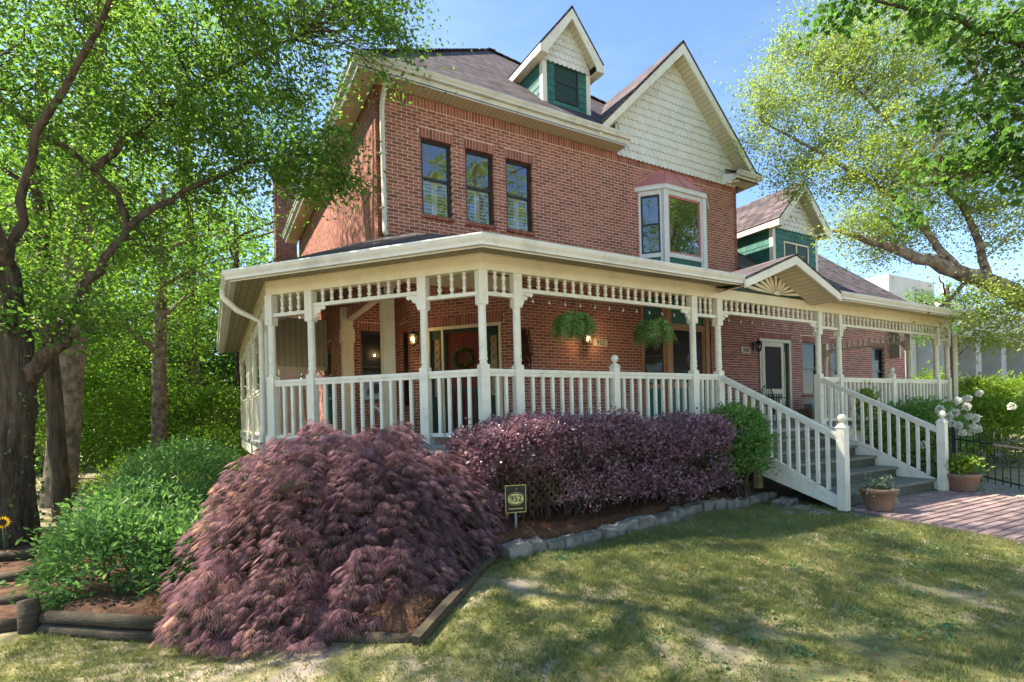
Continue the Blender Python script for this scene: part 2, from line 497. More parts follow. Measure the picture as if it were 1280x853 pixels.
def room_box(F, u0, u1, v, z0, z1, dep, par):
    """dark box added behind a window, its colour standing for the unlit interior: back, sides, floor and ceiling"""
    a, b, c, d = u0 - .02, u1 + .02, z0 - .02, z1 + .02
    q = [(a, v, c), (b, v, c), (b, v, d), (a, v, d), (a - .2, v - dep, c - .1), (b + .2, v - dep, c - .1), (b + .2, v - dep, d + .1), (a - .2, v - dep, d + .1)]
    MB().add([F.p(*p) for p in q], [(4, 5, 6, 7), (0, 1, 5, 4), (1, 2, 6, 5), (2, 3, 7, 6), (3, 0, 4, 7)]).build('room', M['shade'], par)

def window(F, u0, u1, z0, z1, frame='bronze', glass='glass', rails=(.5,), shutter=False, setback=.07, fw=.05, room='shade', mull=()):
    """frame with its panes, cross rails at the given heights, uprights at the given widths"""
    fm = M[frame]; v1 = -setback; v0 = v1 - .06
    g = MB()
    g.fbox(F, u0, u0 + fw, v0, v1, z0, z1); g.fbox(F, u1 - fw, u1, v0, v1, z0, z1)
    g.fbox(F, u0 + fw, u1 - fw, v0, v1, z1 - fw, z1); g.fbox(F, u0 + fw, u1 - fw, v0, v1, z0, z0 + fw)
    win = g.build('window', fm, house)
    zs = [z0 + fw] + [z0 + (z1 - z0) * r for r in rails] + [z1 - fw]
    us = [u0 + fw] + [u0 + (u1 - u0) * r for r in mull] + [u1 - fw]
    if rails or mull:
        g = MB()
        for z in zs[1:-1]: g.fbox(F, u0 + fw + .001, u1 - fw - .001, v0 + .012, v1 - .004, z - .022, z + .022)
        for u in us[1:-1]: g.fbox(F, u - .025, u + .025, v0 + .01, v1 - .002, z0 + fw + .001, z1 - fw - .001)
        g.build('sash_rail', fm, win)
    for j in range(len(zs) - 1):
        for i in range(len(us) - 1):
            dv = .012 * (j % 2)
            MB().add([F.p(us[i], v0 + .02 + dv, zs[j]), F.p(us[i + 1], v0 + .02 + dv, zs[j]), F.p(us[i + 1], v0 + .02 + dv, zs[j + 1]), F.p(us[i], v0 + .02 + dv, zs[j + 1])],
                     [(0, 1, 2, 3)]).build('pane', M[glass], win)
    if shutter:
        zt = zs[1]; vm = v0 - .06
        g = MB(); um = (u0 + u1) / 2
        for a, c in ((u0 + .01, um - .004), (um + .004, u1 - .01)):
            g.fbox(F, a, a + .05, vm, vm + .03, z0, zt); g.fbox(F, c - .05, c, vm, vm + .03, z0, zt)
            g.fbox(F, a + .05, c - .05, vm, vm + .03, z0, z0 + .06); g.fbox(F, a + .05, c - .05, vm, vm + .03, zt - .06, zt)
            n = 9; dz = (zt - z0 - .12) / n
            for i in range(n):
                zc = z0 + .06 + (i + .5) * dz
                A = [F.p(a + .05, vm + .035, zc - .026), F.p(c - .05, vm + .035, zc - .026), F.p(c - .05, vm - .02, zc + .020), F.p(a + .05, vm - .02, zc + .020)]
                B = [(p[0], p[1], p[2] - .008) for p in A]
                g.prism(A, B)
        g.build('shutter', M['louver'], win)
    if room:
        room_box(F, u0, u1, v0 - .03, z0, z1, .55, win)
    return win

FF = Fr((HX, HY), 0.0)                    # front wall frame, u = x - HX
# upper front wall, three tall windows
wins = [(.875, 1.50), (1.81, 2.43), (2.745, 3.37)]
zb_, zt_ = 4.25, 5.74
holes = [(a, b, zb_, zt_) for a, b in wins] + [(6.47, 8.74, 3.3, 5.66)]
sold = [(a - .04, b + .04, zt_) for a, b in wins]
top_s = 6.30
brickwall(FF, XR - HX, 3.25, ZS, holes, sold + [(0, 5.7, top_s), (5.7, XR - HX, top_s)], [(a - .03, b + .03, zb_) for a, b in wins], single=300, seed=2)
for a, b in wins: window(FF, a, b, zb_, zt_, shutter=True, setback=.07)
# upper left side wall
FL = Fr((HX, 13.9), -math.pi / 2)         # u runs towards the front corner
LL = 13.9 - HY
brickwall(FL, LL, 2.6, ZS, [(1.2, 1.9, 3.6, 5.1)], [(0, LL, top_s)], [(1.17, 1.93, 3.6)], seed=3)
window(FL, 1.2, 1.9, 3.6, 5.1, shutter=False)
# lower front wall, from the door bay to the far end
AX = 2.73
FA = Fr((AX, HY), 0.0)
LA = XE + .65 - AX
sd0, sd1, sdt = 10.80 - AX, 12.25 - AX, 2.36
w5a, w5b = 12.85 - AX, 13.75 - AX
w6a, w6b = 14.35 - AX, 14.95 - AX
w7a, w7b = 16.75 - AX, 17.55 - AX
brickwall(FA, LA, -.05, 3.26, [(6.39 - AX, 8.83 - AX, -.2, 3.2), (sd0, sd1, -.2, sdt), (w5a, w5b, .75, 2.35), (w6a, w6b, .75, 2.35), (w7a, w7b, .75, 2.35)],
          [(sd0 - .05, sd1 + .05, sdt), (w5a - .04, w5b + .04, 2.35), (w6a - .04, w6b + .04, 2.35), (w7a - .04, w7b + .04, 2.35)],
          [(w5a - .03, w5b + .03, .75), (w6a - .03, w6b + .03, .75), (w7a - .03, w7b + .03, .75)], seed=4)
for a, b in ((w5a, w5b), (w6a, w6b), (w7a, w7b)): window(FA, a, b, .75, 2.35, glass='glassdark')
# upper strip of the second half, behind its eaves
FB = Fr((XR + .01, HY + .004), 0.0)
brickwall(FB, XE + .6 - XR, 3.27, 3.9, seed=5)
# end wall of the main half, seen above the second roof
FR_ = Fr((XR, HY), math.pi / 2)
brickwall(FR_, 9.6, 3.4, ZS, [], [(0, 9.6, top_s)], seed=6)
# corner with the red door, cut across
BX, BY = 1.17, 5.95
FD = Fr((BX, BY), to=(AX, HY))
d0, d1 = .40, 2.16                                     # door surround, along the wall
brickwall(FD, FD.len, -.05, 3.5, [(d0, d1, -.2, 2.32)], [(d0 - .05, d1 + .05, 2.32)], seed=7)
FS = Fr((BX, 7.1), to=(BX, BY))
brickwall(FS, FS.len, -.05, 3.5, [(.35, .9, .6, 2.35)], [(.3, .95, 2.35)], [(.33, .92, .6)], seed=8)
window(FS, .35, .9, .6, 2.35, glass='glassdark')
FW = Fr((HX, 7.1), 0.0)
brickwall(FW, BX - HX, -.05, 3.5, [(.36, .93, .75, 2.42)], [(.32, .97, 2.42)], [(.33, .96, .75)], seed=9)
window(FW, .36, .93, .75, 2.42, glass='glassdark')
FS2 = Fr((HX, 13.9), to=(HX, 7.1))
brickwall(FS2, FS2.len, -1.2, 2.62, [(4.15, 5.05, 0.0, 2.2)], [(4.1, 5.1, 2.2)], seed=10)
window(FS2, 4.15, 5.05, 0.0, 2.2, frame='green', glass='glassbay', rails=(.42,), fw=.09)
# ceiling over the cut corner (underside of the overhanging upper floor)
MB().prism([(HX + .02, HY + .16, 3.45), (HX + .02, 7.09, 3.45), (BX - .02, 7.09, 3.45), (BX - .02, BY, 3.45), (AX - .05, HY + .16, 3.45)],
           [(HX + .02, HY + .16, 3.55), (HX + .02, 7.09, 3.55), (BX - .02, 7.09, 3.55), (BX - .02, BY, 3.55), (AX - .05, HY + .16, 3.55)]).build('overhang_ceiling', M['ceil'], house)
# beam that carries the upper storey and its square post
MB().box(HX + .005, AX, HY + .002, HY + .2, 2.95, 3.245).build('carrying_beam', M['cream'], house)
MB().box(HX + .005, HX + .2, HY + .21, 7.05, 2.95, 3.245).build('carrying_beam', M['cream'], house)
g = MB(); g.box(.02, .24, HY + .005, HY + .21, 0, 2.95); g.box(-.01, .27, HY - .01, HY + .225, 0, .16); g.box(-.01, .27, HY - .01, HY + .225, 2.78, 2.948)
g.build('square_post', M['cream'], house)
g = MB(); g.box(-.14, .10, 6.86, 7.085, 0, 2.9); g.box(-.17, .13, 6.83, 7.08, 0, .16); g.box(-.17, .13, 6.83, 7.08, 2.1, 2.4)
g.build('square_post', M['cream'], house)

# front door with side lights
def door_unit():
    F = FD
    g = MB()
    g.fbox(F, d0, d0 + .06, -.1, .03, 0, 2.32); g.fbox(F, d1 - .06, d1, -.1, .03, 0, 2.32); g.fbox(F, d0 + .06, d1 - .06, -.1, .03, 2.25, 2.32)
    m0, m1 = d0 + .40, d1 - .40
    g.fbox(F, m0 - .05, m0, -.1, .02, 0, 2.25); g.fbox(F, m1, m1 + .05, -.1, .02, 0, 2.25)
    dr = g.build('front_door', M['cream'], house)
    for a, b in ((d0 + .06, m0 - .05), (m1 + .05, d1 - .06)):
        g = MB()
        for (u0, u1, z0, z1) in ((a, a + .055, 0, 2.25), (b - .055, b, 0, 2.25), (a + .055, b - .055, 2.05, 2.25), (a + .055, b - .055, 0, .78)):
            g.fbox(F, u0, u1, -.09, -.02, z0, z1)
        g.build('side_light_frame', M['darkgreen'], dr)
        MB().fbox(F, a + .055, b - .055, -.07, -.05, .78, 2.05).build('leaded_pane', M['lead'], dr)
        g = MB(); uc = (a + b) / 2; w = (b - a) / 2 - .06
        for k in range(7):
            zc = .87 + k * .18
            for sx in (-1, 1):
                g.bar(F.p(uc - sx * w, -.046, zc - .09), F.p(uc, -.046, zc), .008); g.bar(F.p(uc, -.046, zc), F.p(uc - sx * w, -.046, zc + .09), .008)
        for u in (a + .062, b - .062): g.bar(F.p(u, -.045, .79), F.p(u, -.045, 2.04), .012)
        g.build('lead_came', M['darkgreen'], dr)
    g = MB(); g.fbox(F, m0, m0 + .07, -.1, -.01, 0, 2.25); g.fbox(F, m1 - .07, m1, -.1, -.01, 0, 2.25); g.fbox(F, m0 + .07, m1 - .07, -.1, -.01, 2.17, 2.25)
    g.build('door_jamb', M['darkgreen'], dr)
    a, b = m0 + .07, m1 - .07
    g = MB(); g.fbox(F, a, b, -.08, -.04, .02, 2.17)
    for z0, z1 in ((.12, .86), (1.02, 1.55), (1.62, 2.06)):
        for u0, u1 in ((a + .08, (a + b) / 2 - .03), ((a + b) / 2 + .03, b - .08)):
            g.fbox(F, u0, u1, -.04, -.028, z0, z1)
    g.build('door_leaf', M['reddoor'], dr)
    g = MB(); g.lathe(F.p(b - .06, -.015, .98), [(.03, 0), (.034, .02), (.02, .05)], 8); g.build('door_knob', M['iron'], dr)
    # low storm grille in front of the leaf
    g = MB(); g.fbox(F, a, b, -.012, .008, .86, .95); g.fbox(F, a, b, -.012, .008, .03, .12)
    for k in range(8): u = a + .03 + k * (b - a - .06) / 7; g.fbox(F, u - .012, u + .012, -.01, .006, .12, .86)
    g.build('storm_grille', M['darkgreen'], dr)
    return dr
door_unit()

# storm door of the second half
def storm():
    F = FA
    g = MB(); g.fbox(F, sd0, sd0 + .09, -.1, .035, 0, sdt); g.fbox(F, sd1 - .09, sd1, -.1, .035, 0, sdt); g.fbox(F, sd0 + .09, sd1 - .09, -.1, .035, sdt - .09, sdt)
    dr = g.build('storm_door', M['storm'], house)
    a, b = sd0 + .1, sd0 + 1.08
    g = MB(); g.fbox(F, a, a + .12, 0, .04, .03, sdt - .1); g.fbox(F, b - .12, b, 0, .04, .03, sdt - .1)
    for z0, z1 in ((sdt - .22, sdt - .1), (.78, .92), (.03, .17)): g.fbox(F, a + .12, b - .12, 0, .04, z0, z1)
    lf = g.build('door_leaf', M['storm'], dr)
    MB().fbox(F, a + .12, b - .12, .012, .018, .92, sdt - .22).build('screen', M['screen'], dr)
    for k in range(6): u = a + .2 + k * (b - a - .4) / 5; MB().fbox(F, u - .014, u + .014, .008, .034, .17, .78).build('grille_bar', M['storm'], dr)
    MB().fbox(F, a + .12, b - .12, -.02, -.005, .03, sdt - .1).build('inner_door', M['screen'], dr)
    g = MB(); g.fbox(F, b + .02, sd1 - .09, -.08, -.03, 0, sdt - .09); g.build('open_door_edge', M['darkgreen'], dr)
    MB().fbox(F, b + .06, b + .085, -.03, .02, .3, sdt - .35).build('push_bar', M['storm'], dr)
storm()

# two-storey bay window
def bay(z0, z1, upper):
    P0, P1, P2, P3 = (6.38, HY + .0), (6.81, 3.715), (8.15, 3.715), (8.78, HY + .0)
    fs = [Fr(P0, to=P1), Fr(P1, to=P2), Fr(P2, to=P3)]
    fm = 'white' if upper else 'tan'
    if upper:
        zw0, zw1 = 4.17, 5.58
    else:
        zw0, zw1 = 1.0, 2.36
    root = None
    g = MB()
    root = MB().box(P1[0] - .06, P1[0] + .06, P1[1] - .03, P1[1] + .09, z0, z1).build('bay_window', M[fm], house)
    MB().box(P2[0] - .06, P2[0] + .06, P2[1] - .03, P2[1] + .09, z0, z1).build('bay_post', M[fm], root)
    for i, F in enumerate(fs):
        e0 = .005 if i == 0 else .065; e1 = F.len - (.065 if i < 2 else .005)
        if i == 0: e1 = F.len - .07
        g = MB()
        g.fbox(F, e0, e0 + .05, -.08, .005, z0, z1); g.fbox(F, e1 - .05, e1, -.08, .005, z0, z1)
        for a, b in ((zw0 - .1, zw0), (zw1, zw1 + .1), (z0, z0 + .05)): g.fbox(F, e0 + .05, e1 - .05, -.08, .008, a, b)
        if not upper: g.fbox(F, e0 + .05, e1 - .05, -.08, .008, z1 - .08, z1)
        g.build('bay_frame', M[fm], root)
        # sash
        a, b = e0 + .05, e1 - .05
        fr = 'bronze' if i != 1 else ('copper' if upper else 'tan')
        g = MB()
        for (u0, u1, c0, c1) in ((a, a + .045, zw0, zw1), (b - .045, b, zw0, zw1), (a + .045, b - .045, zw0, zw0 + .045), (a + .045, b - .045, zw1 - .045, zw1)):
            g.fbox(F, u0, u1, -.06, -.012, c0, c1)
        if i != 1: g.fbox(F, a + .045, b - .045, -.055, -.015, (zw0 + zw1) / 2 - .02, (zw0 + zw1) / 2 + .02)
        if i == 1 and not upper:
            g.fbox(F, a + (b - a) * .62 - .03, a + (b - a) * .62 + .03, -.055, -.010, zw0 + .045, zw1 - .045)
        g.build('sash', M[fr], root)
        MB().add([F.p(a, -.035, zw0), F.p(b, -.035, zw0), F.p(b, -.035, zw1), F.p(a, -.035, zw1)], [(0, 1, 2, 3)]).build('pane', M['glassbay' if upper and i == 1 else ('glass' if upper else 'glassdark')], root)
        # panels below and, on the ground floor, above
        MB().fbox(F, a, b, -.05, -.02, z0 + .05, zw0 - .1).build('panel', M['green'], root)
        if not upper:
            MB().fbox(F, a, b, -.05, -.02, zw1 + .1, z1 - .08).build('panel', M['green'], root)
            MB().fbox(F, a, b, -.30, -.28, zw0 - .05, zw1 + .05).build('dark_backing', M['shade'], root)  # dark sheet, its colour standing in for the unlit space behind the glass
            MB().fbox(F, a + .02, b - .02, -.12, -.11, zw0 + .6, zw1).build('roller_blind', M['shade'], root)
        else:
            MB().fbox(F, a, b, -.30, -.28, zw0, zw1).build('dark_backing', M['shade'], root)  # same dark sheet in place of an unlit interior
    if upper:
        # header, then the flared standing-seam roof
        out = [(6.27, HY + .0), (6.76, 3.64), (8.20, 3.64), (8.90, HY + .0)]
        g = MB(); inn = [(6.38, HY), (6.81, 3.72), (8.15, 3.72), (8.78, HY)]
        g.prism([(x, y, 5.68) for x, y in out][::-1], [(x, y, 5.80) for x, y in out][::-1]); g.build('bay_cornice', M['white'], root)
        rows = []
        for t in np.linspace(0, 1, 9):
            k = (1 - t) ** 1.2
            zc = 5.79 + t * .60
            rows.append([(7.70 + (x - 7.70) * (1 if False else (.44 + .58 * k)), HY - .005 + (y - HY) * (.03 + 1.0 * k), zc) for x, y in out])
        g = MB()
        for r0, r1 in zip(rows[:-1], rows[1:]):
            for i in range(3): g.add([r0[i], r0[i + 1], r1[i + 1], r1[i]], [(0, 1, 2, 3)], True)
        g.build('bay_roof', M['copper'], root)
        g = MB()
        cols = [[r[1] for r in rows], [r[2] for r in rows], [tuple((np.array(r[1]) + np.array(r[2])) / 2) for r in rows]]
        for c in cols: g.tube([(q[0], q[1] - .004, q[2] + .004) for q in c], .013, 5)
        g.build('roof_seam', M['copper'], root)
bay(3.55, 5.68, True)
bay(0.0, 3.2, False)
# ------------------------------------------------------------------ roofs, eaves, gable and dormers
def slab(g, top, th=.05):
    n = np.cross(np.array(top[1]) - np.array(top[0]), np.array(top[2]) - np.array(top[0])); n = n / np.linalg.norm(n)
    if n[2] < 0: n = -n; top = top[::-1]
    g.prism(top, [tuple(np.array(q) - n * th) for q in top])
GUT = [(0, 0), (.105, .0), (.112, -.02), (.10, -.05), (.075, -.085), (.07, -.115), (0, -.115)]
EO = .40
# main hip roof
ez = 6.70; x0, x1, y0, y1 = HX - .44, XR + .45, HY - .44, 14.3
pk0, pk1 = (4.85, 9.0, 11.62), (5.10, 9.0, 11.62)
g = MB()
kf = (pk0[2] - ez) / (pk0[1] - y0); yv = y0 + (9.55 - ez) / kf; xv = 7.62 - (9.55 - ez) / 1.01
slab(g, [(x0, y0, ez), (xv, y0, ez), (7.62, yv, 9.55), pk1, pk0]); slab(g, [(7.62, yv, 9.55), (x1, y0 + .02, ez), pk1]); slab(g, [(x0, y1, ez), (x0, y0, ez), pk0])
slab(g, [(x1, y0, ez), (x1, y1, ez), pk1]); slab(g, [(x1, y1, ez), (x0, y1, ez), pk0, pk1])
main_roof = g.build('main_roof', M['roof'], house)
g = MB()
for a, b in (((x0, y0, ez), pk0), ((x1, y0, ez), pk1), (pk0, pk1)):
    a = np.array(a); b = np.array(b); n = max(2, int(np.linalg.norm(b - a) / .28))
    for i in range(n):
        p = a + (b - a) * i / n; q = a + (b - a) * (i + 1.12) / n
        g.bar(tuple(p + [0, 0, .012]), tuple(q + [0, 0, .03]), .22, .02)
g.build('hip_cap', M['roof'], main_roof)
# level soffit and fascia with gutter along front and left side
g = MB(); g.box(HX - EO, 5.72, HY - EO, HY - .014, ZS + .0, ZS + .02); g.build('soffit', M['soffx'], house)
g = MB(); g.box(HX - EO, HX - .014, HY - .012, 14.2, ZS + .0, ZS + .02); g.build('soffit', M['soffy'], house)
path = [(HX - EO, 14.2, ez + .03), (HX - EO, HY - EO, ez + .03), (5.78, HY - EO, ez + .03)]
g = MB(); g.sweep(path, [(0, -.12), (0, -.25), (-.03, -.25), (-.03, -.12)]); g.build('fascia', M['gutter'], house)
g = MB(); g.sweep(path, GUT); g.build('gutter', M['gutter'], house)
# main gable
GX, GA, GP = 7.62, 9.55, 1.01             # ridge x, ridge z, pitch
gyf = HY - .42
g = MB()
for s in (-1, 1):
    xe = GX + s * 2.72; zeave = GA - 2.72 * GP
    slab(g, [(GX, gyf, GA), (xe, gyf, zeave), (xe, 7.3, zeave), (GX, 7.3, GA)], .06)
gable = g.build('gable_roof', M['roof'], house)
g = MB()
for s in (-1, 1):
    # rake board, then rake soffit behind it
    a = [(GX, GA - .06), (GX + s * 2.72, GA - 2.72 * GP - .06), (GX + s * 2.72, GA - 2.72 * GP - .27), (GX, GA - .34)]
    p = [(x, gyf + .005, z) for x, z in a]; q = [(x, gyf + .045, z) for x, z in a]
    g.prism(p if s > 0 else p[::-1], q if s > 0 else q[::-1])
g.build('rake_board', M['trim'], gable)
g = MB()
for s in (-1, 1):
    zt = lambda d: GA - .30 - d * GP
    a = [(GX, gyf + .046, zt(0)), (GX + s * 2.6, gyf + .046, zt(2.6)), (GX + s * 2.6, HY - .03, zt(2.6)), (GX, HY - .03, zt(0))]
    slab(g, a, .02)
g.build('rake_soffit', M['soffz'], gable)
# backing board and the rows of rounded shingles
zb0 = 6.49
g = MB(); FG = Fr((0, HY), 0.0)
xb0, xb1 = 5.70, 9.98
zr = lambda x: GA - .34 - abs(x - GX) * GP
g.fprism(FG, [(xb0, zb0 + .06), (xb1, zb0 + .06), (xb1, max(zr(xb1), zb0 + .09)), (GX, zr(GX)), (xb0, max(zr(xb0), zb0 + .09))], -.1, .022)
gw = g.build('gable_wall', M['scale'], house)
def scale_plate(w, h):
    dp = w * .40; pts = [(-w / 2, h), (-w / 2, dp)]
    for k in range(1, 6): a = math.pi * k / 6; pts.append((-w / 2 * math.cos(a), dp - dp * math.sin(a)))
    pts += [(w / 2, dp), (w / 2, h)]
    A = [(x, -.036 + (.034 * z / h), z) for x, z in pts]; B = [(x, y + .022, z) for x, y, z in A]
    return MB().prism(A, B).mesh('scale_shingle', M['scale'])
def scales(par, yp, xa, xb, z0, zf, w, row, y_extra=0):
    me = scale_plate(w - .002, row * 1.35)
    z = z0; k = 0
    while True:
        any_ = False
        x = xa + (w / 2 if k % 2 else 0)
        while x <= xb + .001:
            if zf(x) > z + row * .55 and min(zf(x - w * .5), zf(x + w * .5)) > z - .02:
                link('scale_shingle', me, par, loc=(x, yp, z)); any_ = True
            x += w
        if not any_: break
        z += row; k += 1
scales(gw, HY - .026, xb0 + .08, xb1 - .06, zb0 - .06, lambda x: zr(x) + .09, .135, .19)
# cornice return at the right foot of the gable
g = MB(); g.box(9.52, XR + .42, HY - .40, HY - .03, ZS, ZS + .02); g.build('soffit', M['soffx'], house)
pr = [(9.52, HY - .40, ZS + .20), (XR + .42, HY - .40, ZS + .20), (XR + .42, HY + 3, ZS + .20)]
g = MB(); g.sweep(pr, [(o, z) for o, z in GUT]); g.build('gutter', M['gutter'], house)
g = MB(); g.sweep(pr, [(0, -.12), (0, -.2), (-.03, -.2), (-.03, -.12)]); g.build('fascia', M['trim'], house)
g = MB(); g.prism([(9.50, HY - .40, ZS + .20), (XR + .42, HY - .40, ZS + .20), (XR + .42, HY - .02, ZS + .40), (9.50, HY - .02, ZS + .40)],
                  [(9.50, HY - .40, ZS + .17), (XR + .42, HY - .40, ZS + .17), (XR + .42, HY - .02, ZS + .37), (9.50, HY - .02, ZS + .37)]); g.build('cornice_roof', M['roof'], house)
me = scale_plate(.154, .27)
for i in range(3):
    o = link('scale_shingle', me, gw, loc=(9.44 + i * .10, HY - .06 - .12 * i, zb0 - .05)); o.rotation_euler = (0, 0, math.radians(-50))

def shingle(w, h): return MB().prism([(0, -.016, 0), (w, -.016, 0), (w, -.004, h), (0, -.004, h)], [(0, .0, 0), (w, .0, 0), (w, .0, h), (0, .0, h)]).mesh('wall_shingle', M['green'])
_sh = {}
def shingles(par, F, u0, u1, z0, z1, holes=(), w=.19, h=.165, seed=0):
    rg = random.Random(seed); rot = math.atan2(F.u[1], F.u[0]); z = z0; k = 0
    while z < z1 - .03:
        hh = min(h, z1 - z); u = u0 - (w / 2 if k % 2 else 0)
        while u < u1 - .01:
            a, b = max(u, u0), min(u + w, u1)
            segs = [(a, b)]
            for (p, q, c, d) in holes:
                if z < d - .02 and z + hh > c + .02:
                    segs = [s for A, B in segs for s in ((A, min(B, p)), (max(A, q), B)) if s[1] - s[0] > .015]
            for a_, b_ in segs:
                if b_ - a_ < .02: continue
                key = (round(b_ - a_, 3), round(hh, 3))
                if key not in _sh: _sh[key] = shingle(b_ - a_ - .006, hh * 1.08)
                o = link('wall_shingle', _sh[key], par, loc=F.p(a_, .002, z)); o.rotation_euler = (0, 0, rot)
            u += w
        z += h; k += 1

def dormer(cx, hw, yf, zw0, zw1, za, half, over, yback, mr, win, zfoot, seed, side_to, vert=1):
    """gabled dormer: shingled front and left cheek, corner boards, boxed rakes, window"""
    g = MB(); g.box(cx - hw, cx + hw, yf, yback, zw0, zw1)
    body = g.build('dormer', M['darkgreen'], house)
    F = Fr((cx - hw, yf), 0.0)
    u0, u1, w0, w1 = win
    shingles(body, F, .1, 2 * hw - .1, zw0, zw1, [(u0 - .0, u1 + .0, w0, w1)], seed=seed)
    FLs = Fr((cx - hw, side_to), to=(cx - hw, yf))
    shingles(body, FLs, 0, FLs.len - .1, zw0, zw1, seed=seed + 1)
    for s in (-1, 1):
        xa = cx + s * hw
        MB().box(min(xa, xa - s * .1) - (.02 if s < 0 else 0), max(xa, xa - s * .1) + (.02 if s > 0 else 0), yf - .02, yf + .1, zw0, zw1).build('corner_board', M['trim'], body)
    pitch = (za - zfoot) / half
    yo = yf - over
    g = MB()
    for s in (-1, 1):
        xe = cx + s * half
        slab(g, [(cx, yo, za), (xe, yo, zfoot), (xe, yback + 2, zfoot), (cx, yback + 2, za)], .045)
    rf = g.build('dormer_roof', M['roof'], body)
    g = MB()
    for s in (-1, 1):
        a = [(cx, za - .05), (cx + s * half, zfoot - .05), (cx + s * half, zfoot - .21), (cx + s * (half - .22), zfoot - .21), (cx + s * (half - .22), zfoot - .21 + .08), (cx, za - .30)]
        p = [(x, yo + .004, z) for x, z in a]; q = [(x, yo + .04, z) for x, z in a]
        g.prism(p if s > 0 else p[::-1], q if s > 0 else q[::-1])
        # boxed foot and eave board running back
        xa, xb = sorted((cx + s * half, cx + s * (half - .22)))
        g.box(xa, xb, yo + .041, yf - .021, zfoot - .21, zfoot - .19)
        xe = cx + s * half
        g.box(min(xe, xe - s * .03), max(xe, xe - s * .03), yo + .042, yback, zfoot - .19, zfoot - .045)
        g.box(min(xe - s * .031, cx + s * hw), max(xe - s * .031, cx + s * hw), yf - .02, yback, zfoot - .17, zfoot - .15)
    g.build('rake_board', M['trim'], body)
    g = MB()
    for s in (-1, 1):
        slab(g, [(cx, yo + .041, za - .26), (cx + s * (half - .2), yo + .041, za - .26 - (half - .2) * pitch), (cx + s * (half - .2), yf - .03, za - .26 - (half - .2) * pitch), (cx, yf - .03, za - .26)], .015)
    g.build('rake_soffit', M['soffz'], body)
    # pediment with rounded shingles
    zr2 = lambda x: za - .30 - abs(x - cx) * pitch
    g = MB(); FGd = Fr((0, yf), 0.0)
    g.fprism(FGd, [(cx - hw, zw1 + .0), (cx + hw, zw1 + .0), (cx + hw, max(zr2(cx + hw), zw1 + .02)), (cx, zr2(cx)), (cx - hw, max(zr2(cx - hw), zw1 + .02))], -.05, .02)
    pw = g.build('pediment', M['scale'], body)
    scales(pw, yf - .024, cx - hw + .06, cx + hw - .04, zw1 - .09, lambda x: zr2(x) + .07, .13 if hw < .8 else .15, .15)
    return body, F
d1b, F1 = dormer(4.645, .665, 4.6, 7.42, 8.52, 9.72, .90, .30, 6.9, None, (.33, 1.0, 7.62, 8.50), 8.62, 11, 5.75)
window(F1, .33, 1.0, 7.62, 8.50, setback=-.02, fw=.045, glass='glassbay', room='shade')
d2b, F2 = dormer(12.70, 1.09, 4.2, 3.7, 5.72, 7.10, 1.28, .34, 8.5, None, (.50, 1.72, 4.25, 5.32), 5.80, 15, 6.3)
window(F2, .50, 1.72, 4.25, 5.32, setback=-.02, frame='cream', fw=.05, glass='glassbay', mull=(.5,), rails=(.35,), room=None)
# second half: long roof down to its eaves, with end gable
e2z, r2z, r2y = 3.95, 8.2, 9.0
g = MB(); slab(g, [(XR + .02, HY - .42, e2z), (XE, HY - .42, e2z), (XE, r2y, r2z), (XR + .02, r2y, r2z)], .06); slab(g, [(XR + .02, 14.2, e2z), (XE, 14.2, e2z), (XE, r2y, r2z), (XR + .02, r2y, r2z)], .06)
g.build('second_roof', M['roof'], house)
g = MB(); g.prism([(XE - .28, HY - .3, 2.0), (XE - .28, 14, 2.0), (XE - .28, 14, e2z), (XE - .28, r2y, r2z - .2), (XE - .28, HY - .3, e2z - .05)][::-1], [(XE - .38, HY - .3, 2.0), (XE - .38, 14, 2.0), (XE - .38, 14, e2z), (XE - .38, r2y, r2z - .2), (XE - .38, HY - .3, e2z - .05)][::-1]); g.build('end_gable', M['siding'], house)
# rear walls that close the building
MB().box(HX + .05, XR - .05, 13.6, 13.75, -1.2, ZS).build('rear_wall', M['brick'], house)
MB().box(XR, XE - .4, 13.6, 13.75, -1.2, 3.9).build('rear_wall', M['brick'], house)
MB().box(HX + .15, XE - .45, HY + 3.2, 13.58, -.3, -.06).build('ground_floor', M['deck'], house)
# chimney stack behind the left wing
g = MB(); FCh = Fr((-.62, 15.3), 0.0)
cg = MB(); rg = random.Random(4)
cg.box(-.60, .10, 15.33, 15.95, -1.5, 9.9); chim = cg.build('chimney', M['mortar'], house)
b = MB()
for k in range(60, int(9.9 / CH)):
    for (F, Lh) in ((Fr((-.60, 15.33), 0.0), .70), (Fr((-.60, 15.95), -math.pi / 2), .62)):
        u = -(.1 if k % 2 else 0)
        while u < Lh:
            a, c = max(0, u), min(Lh, u + BL)
            if c - a > .02: b.fbox(F, a, c, -.03, .012, k * CH, k * CH + BH)
            u += BL + MJ
b.build('brick_courses', M['brick'], chim, kind='stuff')
# rear wing eave seen under the tree
# downpipe on the corner
g = MB()
g.tube([(.10, HY - .37, 6.56), (.10, HY - .34, 6.42), (.085, HY - .10, 6.20), (.075, HY - .075, 6.05), (.075, HY - .075, 3.78), (.075, HY - .16, 3.70)], .048, 10)
g.build('downspout', M['gutter'], house)
g = MB(); g.box(.01, .14, HY - .13, HY - .011, 5.2, 5.225); g.box(.01, .14, HY - .13, HY - .011, 4.2, 4.225); g.build('downspout_strap', M['gutter'], house)

